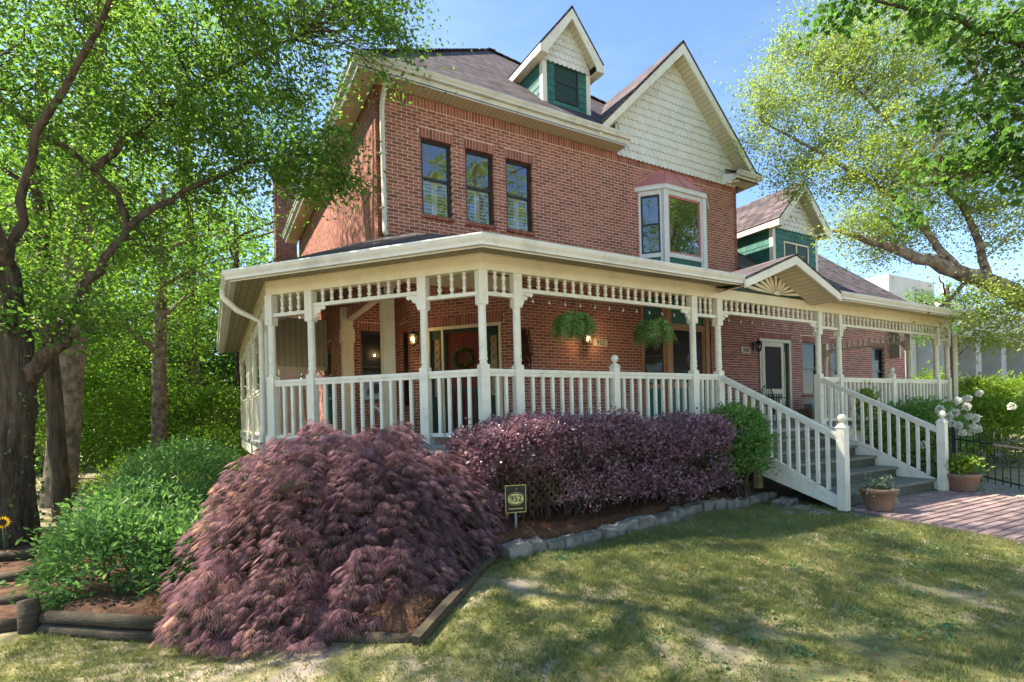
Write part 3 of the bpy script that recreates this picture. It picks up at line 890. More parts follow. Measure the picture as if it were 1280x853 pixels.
# ------------------------------------------------------------------ wraparound porch
OG = .50; GZ = 2.24
D = np.array([-.66, .751]); D = D / np.linalg.norm(D); DN = np.array([-D[1], D[0]]); DN = -DN if DN[1] > 0 else DN   # outward normal of the slanting side
gx = (OG + DN[1] * OG) / DN[0]
G1 = (gx, -OG); XL = -2.045 - OG * .0
DL = 3.096
E3 = D * DL
XLf = E3[0]                                          # face line of the left side
xg = XLf - OG
tt = (OG - DN[0] * xg) / DN[1]
G2 = (xg, tt)
YB, XRP = 10.2, 11.76
pf, pd, pl = (3.85 - GZ) / (HY + OG), None, None
zc = 3.66
dist_d = DN[0] * -HX + 0
def dd(x, y): return OG - (DN[0] * x + DN[1] * y)
zL = (zc - GZ) / (HX - xg)
zD = (zc - GZ) / dd(HX, HY)
xh = (((3.85 - GZ) / zD) - OG + DN[1] * HY) / -DN[0]
RG1 = (*G1, GZ); RG2 = (*G2, GZ)
_zf = lambda y: GZ + (3.85 - GZ) * (y + OG) / (HY - .015 + OG)
roofpolys = [[RG1, (4.05, -OG, GZ), (4.05, .02, _zf(.02)), (6.28, .02, _zf(.02)), (6.28, -OG, GZ), (XRP, -OG, GZ), (XRP, HY - .015, 3.85), (xh, HY - .015, 3.85)], [RG2, RG1, (xh, HY - .015, 3.85), (HX - .015, HY - .015, zc)],
             [(xg, YB, GZ), RG2, (HX - .015, HY - .015, zc), (HX - .015, YB, zc)]]
g = MB()
for p in roofpolys: slab(g, p, .03)
g.build('porch_roof', M['roof'], house)
g = MB()
for p in roofpolys: slab(g, [(x, y, z - .09) for x, y, z in p], .02)
g.build('porch_ceiling', M['ceil'], house)
# floor
fl = [(XRP - .12, -.10), (XRP - .12, HY), (AX, HY), (BX, BY), (BX, 7.1), (HX, 7.1), (HX, YB), (XLf - .10, YB), (XLf - .10, E3[1] - .04), (-.02, -.10)]
g = MB(); g.prism([(x, y, -.002) for x, y in fl], [(x, y, -.05) for x, y in fl]); g.build('porch_floor', M['deck'], house)
# skirt board and lattice under the floor
edge = [(XLf, YB, 0), (XLf, E3[1], 0), (0, 0, 0), (XRP - .24, 0, 0), (XRP - .24, HY, 0)]
g = MB(); g.sweep(edge, [(.06, -.051), (.06, -.30), (.02, -.30), (.02, -.051)]); g.build('skirt_board', M['trim'], house)
def lattice(a, b, z0, z1, name='lattice_panel'):
    F = Fr(a, to=b); g = MB(); Ln = F.len; H = z1 - z0; st = .11
    def strip(u, s, v):
        # slanting lath clipped to the panel
        p0 = [u, z0]; p1 = [u + s * H, z1]
        lo, hi = 0.0, Ln
        def clip(p, q):
            t0, t1 = 0, 1; du = q[0] - p[0]
            for lim, sg in ((lo, 1), (hi, -1)):
                c0 = sg * (p[0] - lim); c1 = sg * (q[0] - lim)
                if c0 < 0 and c1 < 0: return None
                if c0 < 0: t0 = max(t0, c0 / (c0 - c1))
                if c1 < 0: t1 = min(t1, c0 / (c0 - c1))
            return t0, t1
        c = clip(p0, p1)
        if not c or c[1] - c[0] < .03: return
        P = lambda t: F.p(p0[0] + (p1[0] - p0[0]) * t, v, p0[1] + (p1[1] - p0[1]) * t)
        g.bar(P(c[0]), P(c[1]), .008, .036, up=(F.n[0], F.n[1], 0)) if False else g.bar(P(c[0]), P(c[1]), .036, .008, up=(F.n[0], F.n[1], 0))
    u = -H
    while u < Ln + H:
        strip(u, 1, .012); strip(u, -1, .024); u += st
    g.fbox(F, 0, Ln, .0, .035, z0 - .04, z0); g.fbox(F, 0, Ln, .0, .035, z1, z1 + .04)
    g.build(name, M['lattice'], house)
    MB().fbox(F, 0, Ln, -.30, -.27, z0 - .3, z1 + .02).build('crawlspace_dark_sheet', M['dark'], house)  # near-black sheet, its colour stands for the unlit space under the floor
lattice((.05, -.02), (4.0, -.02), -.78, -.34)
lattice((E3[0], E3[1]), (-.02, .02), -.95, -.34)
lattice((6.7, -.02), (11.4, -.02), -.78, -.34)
# entablature beam with soffit and gutter
bpath = [(XLf, YB, 0), (XLf, E3[1], 0), (0, 0, 0), (XRP - .24, 0, 0)]
g = MB(); g.sweep(bpath, [(.06, 2.20), (.06, 2.03), (-.06, 2.03), (-.06, 2.20)]); g.build('porch_beam', M['cream'], house)
g = MB(); g.sweep(bpath, [(.075, 2.215), (.075, 2.202), (-.02, 2.202), (-.02, 2.215)]); g.sweep(bpath, [(.07, 2.045), (.07, 2.025), (.0, 2.025), (.0, 2.0255)]) if False else None
g.build('bed_mould', M['cream'], house)
sp = [(XLf, YB, 0), (XLf, E3[1], 0), (0, 0, 0), (XRP - .24, 0, 0)]
g = MB()
for sp in ([(XLf, YB, 0), (XLf, E3[1], 0), (0, 0, 0), (4.02, 0, 0)], [(6.30, 0, 0), (XRP - .24, 0, 0)]): g.sweep(sp, [(OG - .1, GZ - .075), (.086, GZ - .03), (.086, GZ - .012), (OG - .1, GZ - .05)]); g.build('porch_soffit', M['soffx'], house)
gp = [(xg + .02, YB, GZ + .02), (xg + .02, G2[1], GZ + .02), (G1[0], G1[1] + .02, GZ + .02), (4.02, -OG + .02, GZ + .02)]
g = MB(); g.sweep(gp, GUT); g.sweep([(6.30, -OG + .02, GZ + .02), (XRP, -OG + .02, GZ + .02)], GUT)
g.build('porch_gutter', M['gutter'], house)
# corner joint straps on the gutter
g = MB(); q = G1
g.build('gutter_joint', M['gutter'], house) if g.v else None
# downpipes at the two ends
g = MB(); X = xg - .02; Y = G2[1] + .55
g.tube([(X - .05, Y, GZ - .10), (X - .05, Y, GZ - .2), (X + .12, Y + .02, GZ - .36), (XLf - .10, Y + .04, GZ - .50), (XLf - .10, Y + .04, .2), (XLf - .13, Y + .02, .1), (XLf - .13, Y + .02, -.75)], .042, 8)
g.build('downspout', M['trim'], house)
g = MB(); g.tube([(XRP - .05, -OG - .03, GZ - .10), (XRP - .05, -OG - .03, GZ - .18), (XRP - .1, -.2, GZ - .33), (XRP - .12, -.1, GZ - .42), (XRP - .12, -.1, -.85)], .042, 8)
g.build('downspout', M['trim'], house)

# ---- posts, friezes, railings
def post_mesh(s=.055):
    g = MB(); g.box(-.075, .075, -.075, .075, 0, .13); g.box(-s, s, -s, s, .13, .93)
    pr = [(.052, .93), (.052, .945), (.040, .965), (.052, .985), (.055, 1.0), (.046, 1.03), (.050, 1.05), (.050, 1.09), (.044, 1.10), (.048, 1.12), (.047, 1.55), (.043, 1.565), (.050, 1.585), (.043, 1.60), (.052, 1.62), (.052, 1.63)]
    g.lathe((0, 0, 0), pr, 14); g.box(-s - .002, s + .002, -s - .002, s + .002, 1.63, 2.029)
    return g.mesh('porch_post', M['trim'])
PM = post_mesh()
def spin_mesh(h):
    g = MB(); r = .028
    pr = [(r, 0), (r, .06), (.014, .09), (.018, .14), (.031, .26), (.019, .38), (.013, .42), (.027, .5), (.013, .58), (.019, .62), (.031, .74), (.018, .86), (.014, .91), (r, .94), (r, 1)]
    g.lathe((0, 0, 0), [(a, b * h) for a, b in pr], 8); return g.mesh('spindle', M['trim'])
SPL, SPS = spin_mesh(.165), spin_mesh(.245)
BAL = MB().box(-.019, .019, -.019, .019, 0, .67).mesh('baluster', M['trim'])
def bracket(F, u, s, zt, par):
    pts = [(0, 0), (.17, 0), (.175, -.03), (.15, -.05), (.12, -.035), (.10, -.055), (.085, -.09), (.05, -.09), (.045, -.12), (.03, -.15), (0, -.155)]
    poly = [(u + s * a, zt + b) for a, b in pts]
    if s < 0: poly = poly[::-1]
    MB().fprism(F, poly[::-1], -.012, .012).build('scroll_bracket', M['trim'], par)
def bay_frieze(F, u0, u1, n, short, rail=True, balusters=0, brackets=True, nomid=True, gap=None):
    """spindle frieze and hand rail between two posts standing at u0 and u1 of the side F"""
    a, b = u0 + .057, u1 - .057
    h = .245 if short else .165; me = SPS if short else SPL
    zb = 2.03 - h
    g = MB(); g.fbox(F, a, b, -.028, .028, zb - .045, zb)
    fz = g.build('spindle_frieze', M['trim'], house)
    for k in range(n):
        u = a + (k + 1) * (b - a) / (n + 1); link('spindle', me, fz, loc=F.p(u, 0, zb))
    if brackets and not short:
        bracket(F, a, 1, zb - .046, fz); bracket(F, b, -1, zb - .046, fz)
    if rail:
        g = MB(); g.fbox(F, a, b, -.038, .038, .84, .88); g.fbox(F, a, b, -.024, .024, .795, .841)
        rl = g.build('railing', M['trim'], house); MB().fbox(F, a, b, -.03, .03, .09, .135).build('bottom_rail', M['trim'], rl)
        rot = math.atan2(F.u[1], F.u[0])
        for k in range(balusters):
            u = a + (k + 1) * (b - a) / (balusters + 1)
            o = link('baluster', BAL, rl, loc=F.p(u, 0, .13)); o.rotation_euler = (0, 0, rot + random.uniform(-.03, .03))
FP = Fr((0, 0), 0.0)
FDg = Fr(tuple(E3), to=(0, 0))
FLf = Fr((XLf, YB), to=tuple(E3))
px_ = [0, .462, 3.484, 4.036, 6.64, 7.287, 11.005, 11.52]
for u in px_[:]:
    o = link('porch_post', PM, house, loc=(u, 0, 0)); o.rotation_euler = (random.uniform(-.004, .004), random.uniform(-.004, .004), random.uniform(-.04, .04))
dq = [DL, DL - 2.44, DL - .768]           # along FDg from E3
for u in (0.0, DL - 2.44, DL - .768):
    o = link('porch_post', PM, house, loc=FDg.p(u, 0, 0)); o.rotation_euler = (0, 0, math.atan2(FDg.u[1], FDg.u[0]))
lq = [0, 2.6, 3.2, FLf.len - 3.35, FLf.len - .66]
for u in sorted(lq): link('porch_post', PM, house, loc=FLf.p(u, 0, 0))
bay_frieze(FDg, 0, DL - 2.44, 3, True, balusters=3)
bay_frieze(FDg, DL - 2.44, DL - .768, 10, False, balusters=10)
bay_frieze(FDg, DL - .768, DL, 3, True, balusters=4)
bay_frieze(FP, px_[0], px_[1], 2, True, balusters=2)
bay_frieze(FP, px_[1], px_[2], 21, False, balusters=19)
bay_frieze(FP, px_[2], px_[3], 3, True, balusters=3)
bay_frieze(FP, px_[3], px_[4], 18, False, rail=False)
bay_frieze(FP, px_[4], px_[5], 3, True, balusters=4)
bay_frieze(FP, px_[5], px_[6], 26, False, balusters=25)
bay_frieze(FP, px_[6], px_[7], 3, True, balusters=3)
lq = sorted(lq)
for i in range(4):
    ln = lq[i + 1] - lq[i]; bay_frieze(FLf, lq[i], lq[i + 1], int(ln / .145), ln < 1, balusters=int(ln / .16))
FRt = Fr((XRP - .24, 0), math.pi / 2)
for u in (.75, 2.7): link('porch_post', PM, house, loc=FRt.p(u, 0, 0))
bay_frieze(FRt, .75, 2.7, 13, False, rail=False)
# small posts with ball finials in the middle of the two long railings
def newel_mesh(h, s=.05):
    g = MB(); g.box(-s, s, -s, s, 0, h - .16); g.add([(-s - .012, -s - .012, h - .16), (s + .012, -s - .012, h - .16), (s + .012, s + .012, h - .16), (-s - .012, s + .012, h - .16), (-.025, -.025, h - .105), (.025, -.025, h - .105), (.025, .025, h - .105), (-.025, .025, h - .105)],
          [(3, 2, 1, 0), (4, 5, 6, 7), (0, 1, 5, 4), (1, 2, 6, 5), (2, 3, 7, 6), (3, 0, 4, 7)])
    g.lathe((0, 0, h - .11), [(.022, 0), (.02, .02)] + [(.052 * math.sin(a), .07 - .052 * math.cos(a)) for a in np.linspace(.45, 3.0, 9)], 12)
    return g.mesh('newel_post', M['trim'])
NM = newel_mesh(1.10)
for x in (1.97, 9.14): link('newel_post', NM, house, loc=(x, 0, 0))

# ---- front steps
RISE, RUN, NS = .1555, .30, 6
xs0, xs1 = 4.036, 6.64
st = MB(); st.box(xs0 + .08, xs1 - .08, -RUN * 5 + .05, -.12, -.98, -.96); steps = st.build('front_steps', M['riser'], house)
for k in range(1, NS):
    zt = -RISE * k; yf = -RUN * k - .06
    a, b = (xs0 + .06, xs1 - .06) if k < NS - 1 else (xs0 + .065, xs1 + .12)
    if k == NS - 1: yf -= .18
    for j in range(2):
        d = (RUN + .02 if k < NS - 1 else RUN + .2) / 2
        MB().box(a, b, yf + j * (d + .004), yf + d * (j + 1) - .004 + j * .004, zt - .035, zt).build('tread', M['tread'], steps)
    MB().box(a + .02, b - .02, yf + .03, yf + .055, zt - RISE - (.03 if k == NS - 1 else 0), zt - .036).build('riser', M['riser'], steps)
MB().box(xs0 + .08, xs1 - .08, -.13, -.10, -RISE, -.052).build('riser', M['riser'], steps)
yN = -1.82
zrl, zrN = .86, -.005
for x in (xs0, xs1):
    sl = (zrN - zrl) / (yN + .0)
    zg_ = -.955 if x == xs0 else -.955
    hN = .10 - zg_ + .13
    link('newel_post', newel_mesh(hN, .052), steps, loc=(x, yN, zg_))
    g = MB()
    g.bar((x, -.055, zrl - .02), (x, yN + .052, zrN - .02), .075, .04); g.bar((x, -.055, zrl - .062), (x, yN + .052, zrN - .062), .045, .044)
    slo = (zrN - zrl) / (yN)
    zlow = lambda y: -.02 + (y / yN) * (zrN - zrl) + .06
    g.bar((x, -.055, zlow(0) + .0), (x, yN + .052, zlow(yN)), .05, .045)
    rl = g.build('stair_rail', M['trim'], steps)
    n = 12
    for k in range(n):
        y = -.055 + (k + 1) * (yN + .107) / (n + 1)
        z0 = zlow(y) + .02; z1 = zrl + (y / yN) * (zrN - zrl) - .083
        MB().box(x - .019, x + .019, y - .019, y + .019, z0, z1).build('baluster', M['trim'], rl)
    # sloping side board
    yA, yE = -.062, yN + .05
    A = [(yA, zlow(yA) - .03), (yE, zlow(yE) - .03), (yE, max(-.94, zlow(yE) - .27)), (yA, zlow(yA) - .42)]
    g = MB(); p = [(x - .022, y, z) for y, z in A]; q = [(x + .022, y, z) for y, z in A]; g.prism(p, q); g.build('stringer', M['trim'], steps)
g = MB(); g.bar((xs0 + .02, -.62, -.80), (xs0 + .02, -.62, -.3), .09, .09); g.build('stair_prop', M['lattice'], steps)

# ---- little pediment over the steps
def pediment():
    cx, hw, zf, za = 5.13, 1.20, 2.235, 2.72
    g = MB(); yo = -.60
    for s in (-1, 1):
        slab(g, [(cx, yo, za), (cx + s * hw, yo, zf), (cx + s * hw, 1.1, zf), (cx, 1.1, za)], .035)
    r = g.build('porch_pediment', M['roof'], house)
    g = MB()
    for s in (-1, 1):
        a = [(cx, za - .04), (cx + s * hw, zf - .04), (cx + s * hw, zf - .155), (cx, za - .17)]
        p = [(x, yo + .004, z) for x, z in a]; q = [(x, yo + .04, z) for x, z in a]
        g.prism(p if s > 0 else p[::-1], q if s > 0 else q[::-1])
    g.build('rake_board', M['trim'], r)
    g = MB()
    for s in (-1, 1):
        slab(g, [(cx, yo + .041, za - .12), (cx + s * hw, yo + .041, zf - .12), (cx + s * hw, -.10, zf - .12), (cx, -.10, za - .12)], .015)
    g.build('rake_soffit', M['soffx'], r)
    F = Fr((0, -.09), 0.0); cx2 = 5.36
    g = MB(); g.fprism(F, [(cx - hw, 2.19), (cx2 + hw, 2.19), (cx2, za - .05), (cx, za - .05)], -.03, .0); g.build('pediment_panel', M['darkgreen'], r)
    # sunburst of petals
    c = (cx2 - .03, 2.205)
    for k in range(11):
        a = math.radians((5, 14, 26, 42, 62, 90, 118, 138, 154, 166, 175)[k])
        Lp = min(.50 / max(abs(math.cos(a)), .02) * .92, .335 / max(math.sin(a), .02)) if True else 1
        Lp = .92 / (abs(math.cos(a)) + math.sin(a) * (.92 / .37))
        e = np.array([math.cos(a), math.sin(a)]); n = np.array([-e[1], e[0]]); w = .026 * (.5 / Lp) * (.8 + .4 * math.sin(a))
        pts = [(c[0] + e[0] * .05, c[1] + e[1] * .05)]
        for q in ((.6, 1.), (.85, 1.05), (.96, .7), (1, 0), (.96, -.7), (.85, -1.05), (.6, -1.)):
            pts.append((c[0] + e[0] * Lp * q[0] - n[0] * w * q[1] * (Lp / .5), c[1] + e[1] * Lp * q[0] - n[1] * w * q[1] * (Lp / .5)))
        MB().fprism(F, pts, .001, .022).build('sunburst_petal', M['cream'], r)
    g = MB(); g.fprism(F, [(c[0] + .07 * math.cos(t), c[1] - .01 + .07 * math.sin(t)) for t in np.linspace(0, math.pi, 9)], .023, .035); g.build('sunburst_hub', M['cream'], r)
pediment()
# siding frieze and fretwork screen that closes the far left end of the porch
MB().box(XLf + .02, HX - .02, 9.2, 9.26, 1.75, 3.0).build('siding_panel', M['siding'], house)
g = MB()
for k in range(5):
    t = np.linspace(0, math.pi, 9); x = XLf + .35 + k * .4
    g.tube([(x + .18 * math.cos(a), 9.22, 1.70 - .22 * math.sin(a)) for a in t], .022, 5)
g.box(XLf + .06, HX - .05, 9.2, 9.25, 1.66, 1.74); g.build('fretwork', M['cream'], house)
# ------------------------------------------------------------------ ground, bed, walk
def sstep(t): t = np.clip(t, 0, 1); return t * t * (3 - 2 * t)
def gz(x, y):
    x = np.asarray(x, float); y = np.asarray(y, float)
    z = -.95 - .07 * np.maximum(0, -1.6 - y) - .33 * sstep((-.3 - x) / 2.7)
    z = np.maximum(z, -1.62) - .10 * sstep((-5 - x) / 6) * np.minimum(8, np.maximum(0, -5 - x)) * .5
    z = z + .02 * np.sin(x * 1.7 + .5) * np.sin(y * 1.3) + .01 * np.sin(x * 4.1) * np.cos(y * 3.3 + 1)
    return z
BED = [(4.05, -.80), (2.45, -.95), (1.35, -1.12), (.48, -1.24), (-.24, -1.34), (-.55, -1.38), (-.78, -1.45), (-1.20, -1.86), (-1.62, -2.2), (-2.2, -1.62), (-3.16, -.79), (-3.97, -.1), (-4.3, .9), (-4.2, 3), (-3.6, 6), (-2.6, 9), (-1.9, 9), (-1.9, 2.4), (.1, .25), (4.05, .25)]
def sdist(P, poly):
    """signed distance to polygon, positive inside"""
    P = np.asarray(P, float); d = np.full(len(P), 1e9); ins = np.zeros(len(P), bool)
    n = len(poly)
    for i in range(n):
        a = np.array(poly[i]); b = np.array(poly[(i + 1) % n]); e = b - a
        t = np.clip(((P - a) @ e) / (e @ e), 0, 1)
        d = np.minimum(d, np.linalg.norm(P - a - t[:, None] * e, axis=1))
        c = ((a[1] > P[:, 1]) != (b[1] > P[:, 1])) & (P[:, 0] < (b[0] - a[0]) * (P[:, 1] - a[1]) / (b[1] - a[1] + 1e-12) + a[0])
        ins ^= c
    return np.where(ins, d, -d)
def bz(x, y):
    x = np.asarray(x, float); y = np.asarray(y, float)
    s = sdist(np.stack([x.ravel(), y.ravel()], 1), BED).reshape(x.shape)
    raise_ = .16 + .10 * sstep((x - 2) / 2) * sstep((y + .8) / .6)
    return gz(x, y) - .04 + (raise_ + .03) * sstep((s + .03) / .22) + .012 * np.sin(x * 9 + y * 5) * np.sin(y * 11 - x * 3)

def groundmat():
    m = bpy.data.materials.new('patchy_lawn_soil'); t, b = nodes_of(m); N = t.nodes.new; K = t.links.new
    ge = N('ShaderNodeNewGeometry')
    def noise(s, d=6, r=.6):
        n = N('ShaderNodeTexNoise'); n.inputs['Scale'].default_value = s; n.inputs['Detail'].default_value = d; n.inputs['Roughness'].default_value = r
        K(ge.outputs['Position'], n.inputs[0]); return n
    def rng(n, a, c):
        r = N('ShaderNodeMapRange'); r.inputs[1].default_value = a; r.inputs[2].default_value = c; K(n.outputs[0], r.inputs[0]); return r
    def mix(f, a, c):
        q = N('ShaderNodeMixRGB')
        K(f.outputs[0], q.inputs[0])
        for k, s in ((1, a), (2, c)):
            if isinstance(s, tuple): q.inputs[k].default_value = (*s, 1)
            else: K(s.outputs[0], q.inputs[k])
        return q
    moss = mix(rng(noise(9, 8), .35, .65), (.175, .175, .065), (.255, .235, .10))
    dry = mix(rng(noise(35, 6), .35, .65), (.26, .23, .13), (.35, .30, .19))
    soil = mix(rng(noise(60, 6), .3, .7), (.34, .27, .21), (.46, .38, .31))
    a = mix(rng(noise(2.2, 7, .65), .45, .60), moss, dry)
    c = mix(rng(noise(1.15, 8, .65), .52, .60), a, soil)
    K(c.outputs[0], b.inputs['Base Color']); b.inputs['Roughness'].default_value = .95; b.inputs['Specular IOR Level'].default_value = .1
    bp = N('ShaderNodeBump'); bp.inputs['Strength'].default_value = .6; bp.inputs['Distance'].default_value = .03
    K(noise(70, 8).outputs[0], bp.inputs['Height']); K(bp.outputs[0], b.inputs['Normal'])
    return m
M['ground'] = groundmat()
M['mulch'] = mat('pine_straw_mulch', (.13, .065, .035), (.07, .036, .022), rough=.95, scale=25, bump=.8, bscale=70, dirt=(.20, .10, .055), dirt_scale=6, dirt_amt=.6)
M['straw'] = leafmat('pine_straw', (.16, .075, .035), (.30, .16, .085), trans=.1, rough=.8)
M['stone'] = mat('grey_kerb_stone', (.27, .245, .21), (.15, .14, .12), rough=.9, scale=9, bump=.7, bscale=30, island=.15, dirt=(.12, .13, .07), dirt_scale=5, dirt_amt=.5)
M['timber'] = mat('old_landscape_timber', (.10, .075, .05), (.055, .042, .03), rough=.95, scale=6, bump=.6, bscale=18, stretch=(1, 1, 5), dirt=(.09, .10, .04), dirt_scale=4, dirt_amt=.5)
M['paver'] = mat('plum_paving_brick', (.38, .27, .25), (.30, .205, .19), rough=.9, scale=20, island=.3, bump=.3, dirt=(.33, .26, .23), dirt_scale=3, dirt_amt=.5)
M['sand'] = mat('joint_sand', (.22, .17, .14), (.16, .12, .10), rough=.95, scale=40)
M['gravel'] = mat('pea_gravel', (.42, .37, .31), (.28, .24, .20), rough=.9, scale=30, island=.35)

xs = np.concatenate([[-400, -200, -110, -70, -45, -32, -24, -18], np.arange(-14, 24.01, .3), [28, 34, 42, 55, 75, 120, 200, 400]])
ys = np.concatenate([[-400, -200, -110, -60, -40, -28, -18, -12], np.arange(-8, 22.01, .3), [26, 32, 42, 60, 100, 200, 400]])
X, Y = np.meshgrid(xs, ys); Z = gz(X, Y)
nx, ny = len(xs), len(ys)
I = (np.arange(ny - 1)[:, None] * nx + np.arange(nx - 1)[None]).ravel()
link('ground', npmesh('ground', np.stack([X, Y, Z], -1).reshape(-1, 3), np.stack([I, I + 1, I + nx + 1, I + nx], 1), M['ground'], smooth=True), kind='structure')
# unseen pale concrete slabs, added to bounce warm sunlight onto the facade
M['concrete'] = mat('pale_concrete', (.54, .50, .45), (.46, .42, .38), rough=.9, scale=3, dirt=(.28, .25, .21), dirt_scale=1.2, dirt_amt=.4)
g = MB(); xs_ = [-30, -18, -10, -4, 0, 4, 10, 18, 34]
for i in range(len(xs_) - 1):
    a, b = xs_[i] + .01, xs_[i + 1] - .01; za = float(gz(0, -30)) + .05
    g.prism([(a, -13.5, za), (b, -13.5, za), (b, -6.5, za + .03), (a, -6.5, za + .03)], [(a, -13.5, za - .15), (b, -13.5, za - .15), (b, -6.5, za - .15), (a, -6.5, za - .15)])
g.build('bounce_pavement', M['concrete'], kind='structure')
# mulch bed
xs = np.arange(-4.5, 4.25, .05); ys = np.arange(-2.4, 9.1, .05); X, Y = np.meshgrid(xs, ys)
S = sdist(np.stack([X.ravel(), Y.ravel()], 1), BED).reshape(X.shape); Z = bz(X, Y); nx = len(xs)
keep = (S[:-1, :-1] > -.06)
I = (np.arange(len(ys) - 1)[:, None] * nx + np.arange(nx - 1)[None])[keep]
link('mulch_bed', npmesh('mulch_bed', np.stack([X, Y, Z], -1).reshape(-1, 3), np.stack([I, I + 1, I + nx + 1, I + nx], 1), M['mulch'], smooth=True), kind='structure')
def scatter_poly(poly, n, mind=0.0):
    P = np.array(poly); lo, hi = P.min(0), P.max(0); out = []
    tot = 0
    while tot < n:
        q = RNG.uniform(lo, hi, (n * 2, 2)); q = q[sdist(q, poly) > mind]; out.append(q); tot += len(q)
    return np.concatenate(out)[:n]
# pine straw needles on the bed
fr = [(4.05, -.80), (2.45, -.95), (1.35, -1.12), (.48, -1.24), (-.24, -1.34), (-.55, -1.38), (-.78, -1.45), (-1.62, -2.2), (-3.3, -.7), (-3.3, 0), (-.6, .1), (4.0, .1)]
q = scatter_poly(fr, 26000, -.03)
a = RNG.uniform(0, 2 * np.pi, len(q)); Lg = RNG.uniform(.05, .15, len(q)); w = .0022
zc_ = bz(q[:, 0], q[:, 1]) + RNG.uniform(.002, .03, len(q)); dz = RNG.uniform(-.02, .025, len(q))
dx, dy = np.cos(a), np.sin(a)
V = np.stack([np.stack([q[:, 0] - dx * Lg / 2 - dy * w, q[:, 1] - dy * Lg / 2 + dx * w, zc_ - dz], 1), np.stack([q[:, 0] - dx * Lg / 2 + dy * w, q[:, 1] - dy * Lg / 2 - dx * w, zc_ - dz], 1),
              np.stack([q[:, 0] + dx * Lg / 2, q[:, 1] + dy * Lg / 2, zc_ + dz], 1)], 1).reshape(-1, 3)
link('pine_straw', npmesh('pine_straw', V, np.arange(len(V)).reshape(-1, 3), M['straw'], np.repeat(RNG.uniform(0, 1, len(q)), 3)), label='loose brown pine straw covering the shrub bed', cat='mulch', kind='stuff')

# stone edging
edging = thing('stone_edging', 'row of rough grey stone blocks edging the pine straw bed', 'edging', (0, 0, 0))
SL = [(-.60, -1.40), (-.24, -1.36), (.48, -1.26), (1.35, -1.13), (2.45, -.96), (3.45, -.86), (3.95, -.80)]
def along(poly, s):
    for a, b in zip(poly[:-1], poly[1:]):
        L_ = math.dist(a, b)
        if s <= L_: t = s / L_; return a[0] + (b[0] - a[0]) * t, a[1] + (b[1] - a[1]) * t, math.atan2(b[1] - a[1], b[0] - a[0])
        s -= L_
    return b[0], b[1], math.atan2(b[1] - a[1], b[0] - a[0])
def block(l, d, h, rg, name='stone', m=None, nb=.02):
    c = []
    for z in (0, h * .55, h - nb, h):
        ins = {0: .0, h: nb}.get(z, 0)
        for sx, sy in ((-1, -1), (0, -1), (1, -1), (1, 0), (1, 1), (0, 1), (-1, 1), (-1, 0)):
            c.append((sx * (l / 2 - ins) + rg.uniform(-.022, .022), sy * (d / 2 - ins) + rg.uniform(-.02, .02), z + (rg.uniform(-.014, .014) if z > h * .5 else 0)))
    fs = [tuple(range(7, -1, -1))]
    for r in range(3): fs += [(r * 8 + k, r * 8 + (k + 1) % 8, r * 8 + 8 + (k + 1) % 8, r * 8 + 8 + k) for k in range(8)]
    fs.append(tuple(range(24, 32)))
    return MB().add(c, fs).mesh(name, m or M['stone'])
rg = random.Random(12); s = 0.06; tot = sum(math.dist(a, b) for a, b in zip(SL[:-1], SL[1:]))
while s < tot:
    l = rg.uniform(.20, .30); x, y, an = along(SL, s + l / 2)
    o = link('stone', block(l - .012, rg.uniform(.13, .17), rg.uniform(.21, .26), rg), edging, loc=(x, y + rg.uniform(-.015, .015), float(gz(x, y)) - .125))
    o.rotation_euler = (rg.uniform(-.05, .05), rg.uniform(-.05, .05), an + rg.uniform(-.06, .06)); s += l
fst = thing('flat_stone', 'flat grey stone lying under the sloping stair side board', 'stone', (3.86, -1.15, float(gz(3.86, -1.15))))
o = link('stone_slab', block(.34, .22, .12, rg), fst, loc=(0, 0, -.03)); o.rotation_euler[2] = .2
fs2 = thing('stepping_stone', 'small pale stone sunk in the lawn near the steps', 'stone', (3.2, -1.55, float(gz(3.2, -1.55))))
link('stone_slab', block(.30, .16, .05, rg), fs2, loc=(0, 0, -.028))
# flat timber strip along the side of the maple bed
g = MB(); pts = [(-.66, -1.42), (-.82, -1.52), (-1.22, -1.91), (-1.66, -2.25)]
for a, b in zip(pts[:-1], pts[1:]): g.bar((*a, float(gz(*a)) + .03), (*b, float(gz(*b)) + .03), .07, .09)
g.build('edging_strip', M['timber'], label='weathered low timber strip between the maple bed and lawn', cat='edging')
# timber retaining wall at the left
tw = thing('timber_wall', 'low retaining wall of stacked dark round timbers below the purple maple', 'retaining wall', (0, 0, 0))
tp = [(-1.64, -2.20), (-2.22, -1.66), (-3.16, -.83), (-3.99, -.13)]
for r in range(3):
    for i, (a, b) in enumerate(zip(tp[:-1], tp[1:])):
        z = -1.36 + .095 * r; ra = .05
        a_ = np.array(a); b_ = np.array(b); d_ = (b_ - a_) / np.linalg.norm(b_ - a_); off = np.array([d_[1], -d_[0]]) * (.02 * r)
        pa = a_ + off + d_ * .01; pb = b_ + off - d_ * .01
        MB().tube([(*pa, z), (*((pa * 2 + pb) / 3), z + rg.uniform(-.006, .006)), (*((pa + 2 * pb) / 3), z + rg.uniform(-.006, .006)), (*pb, z)], [ra, ra * 1.04, ra * .98, ra], 10).build('timber', M['timber'], tw)
g = MB(); g.tube([(-4.06, -.06, -1.5), (-4.06, -.06, -1.2), (-4.07, -.05, -1.03)], [.075, .075, .068], 10); g.build('corner_stump', M['timber'], tw)
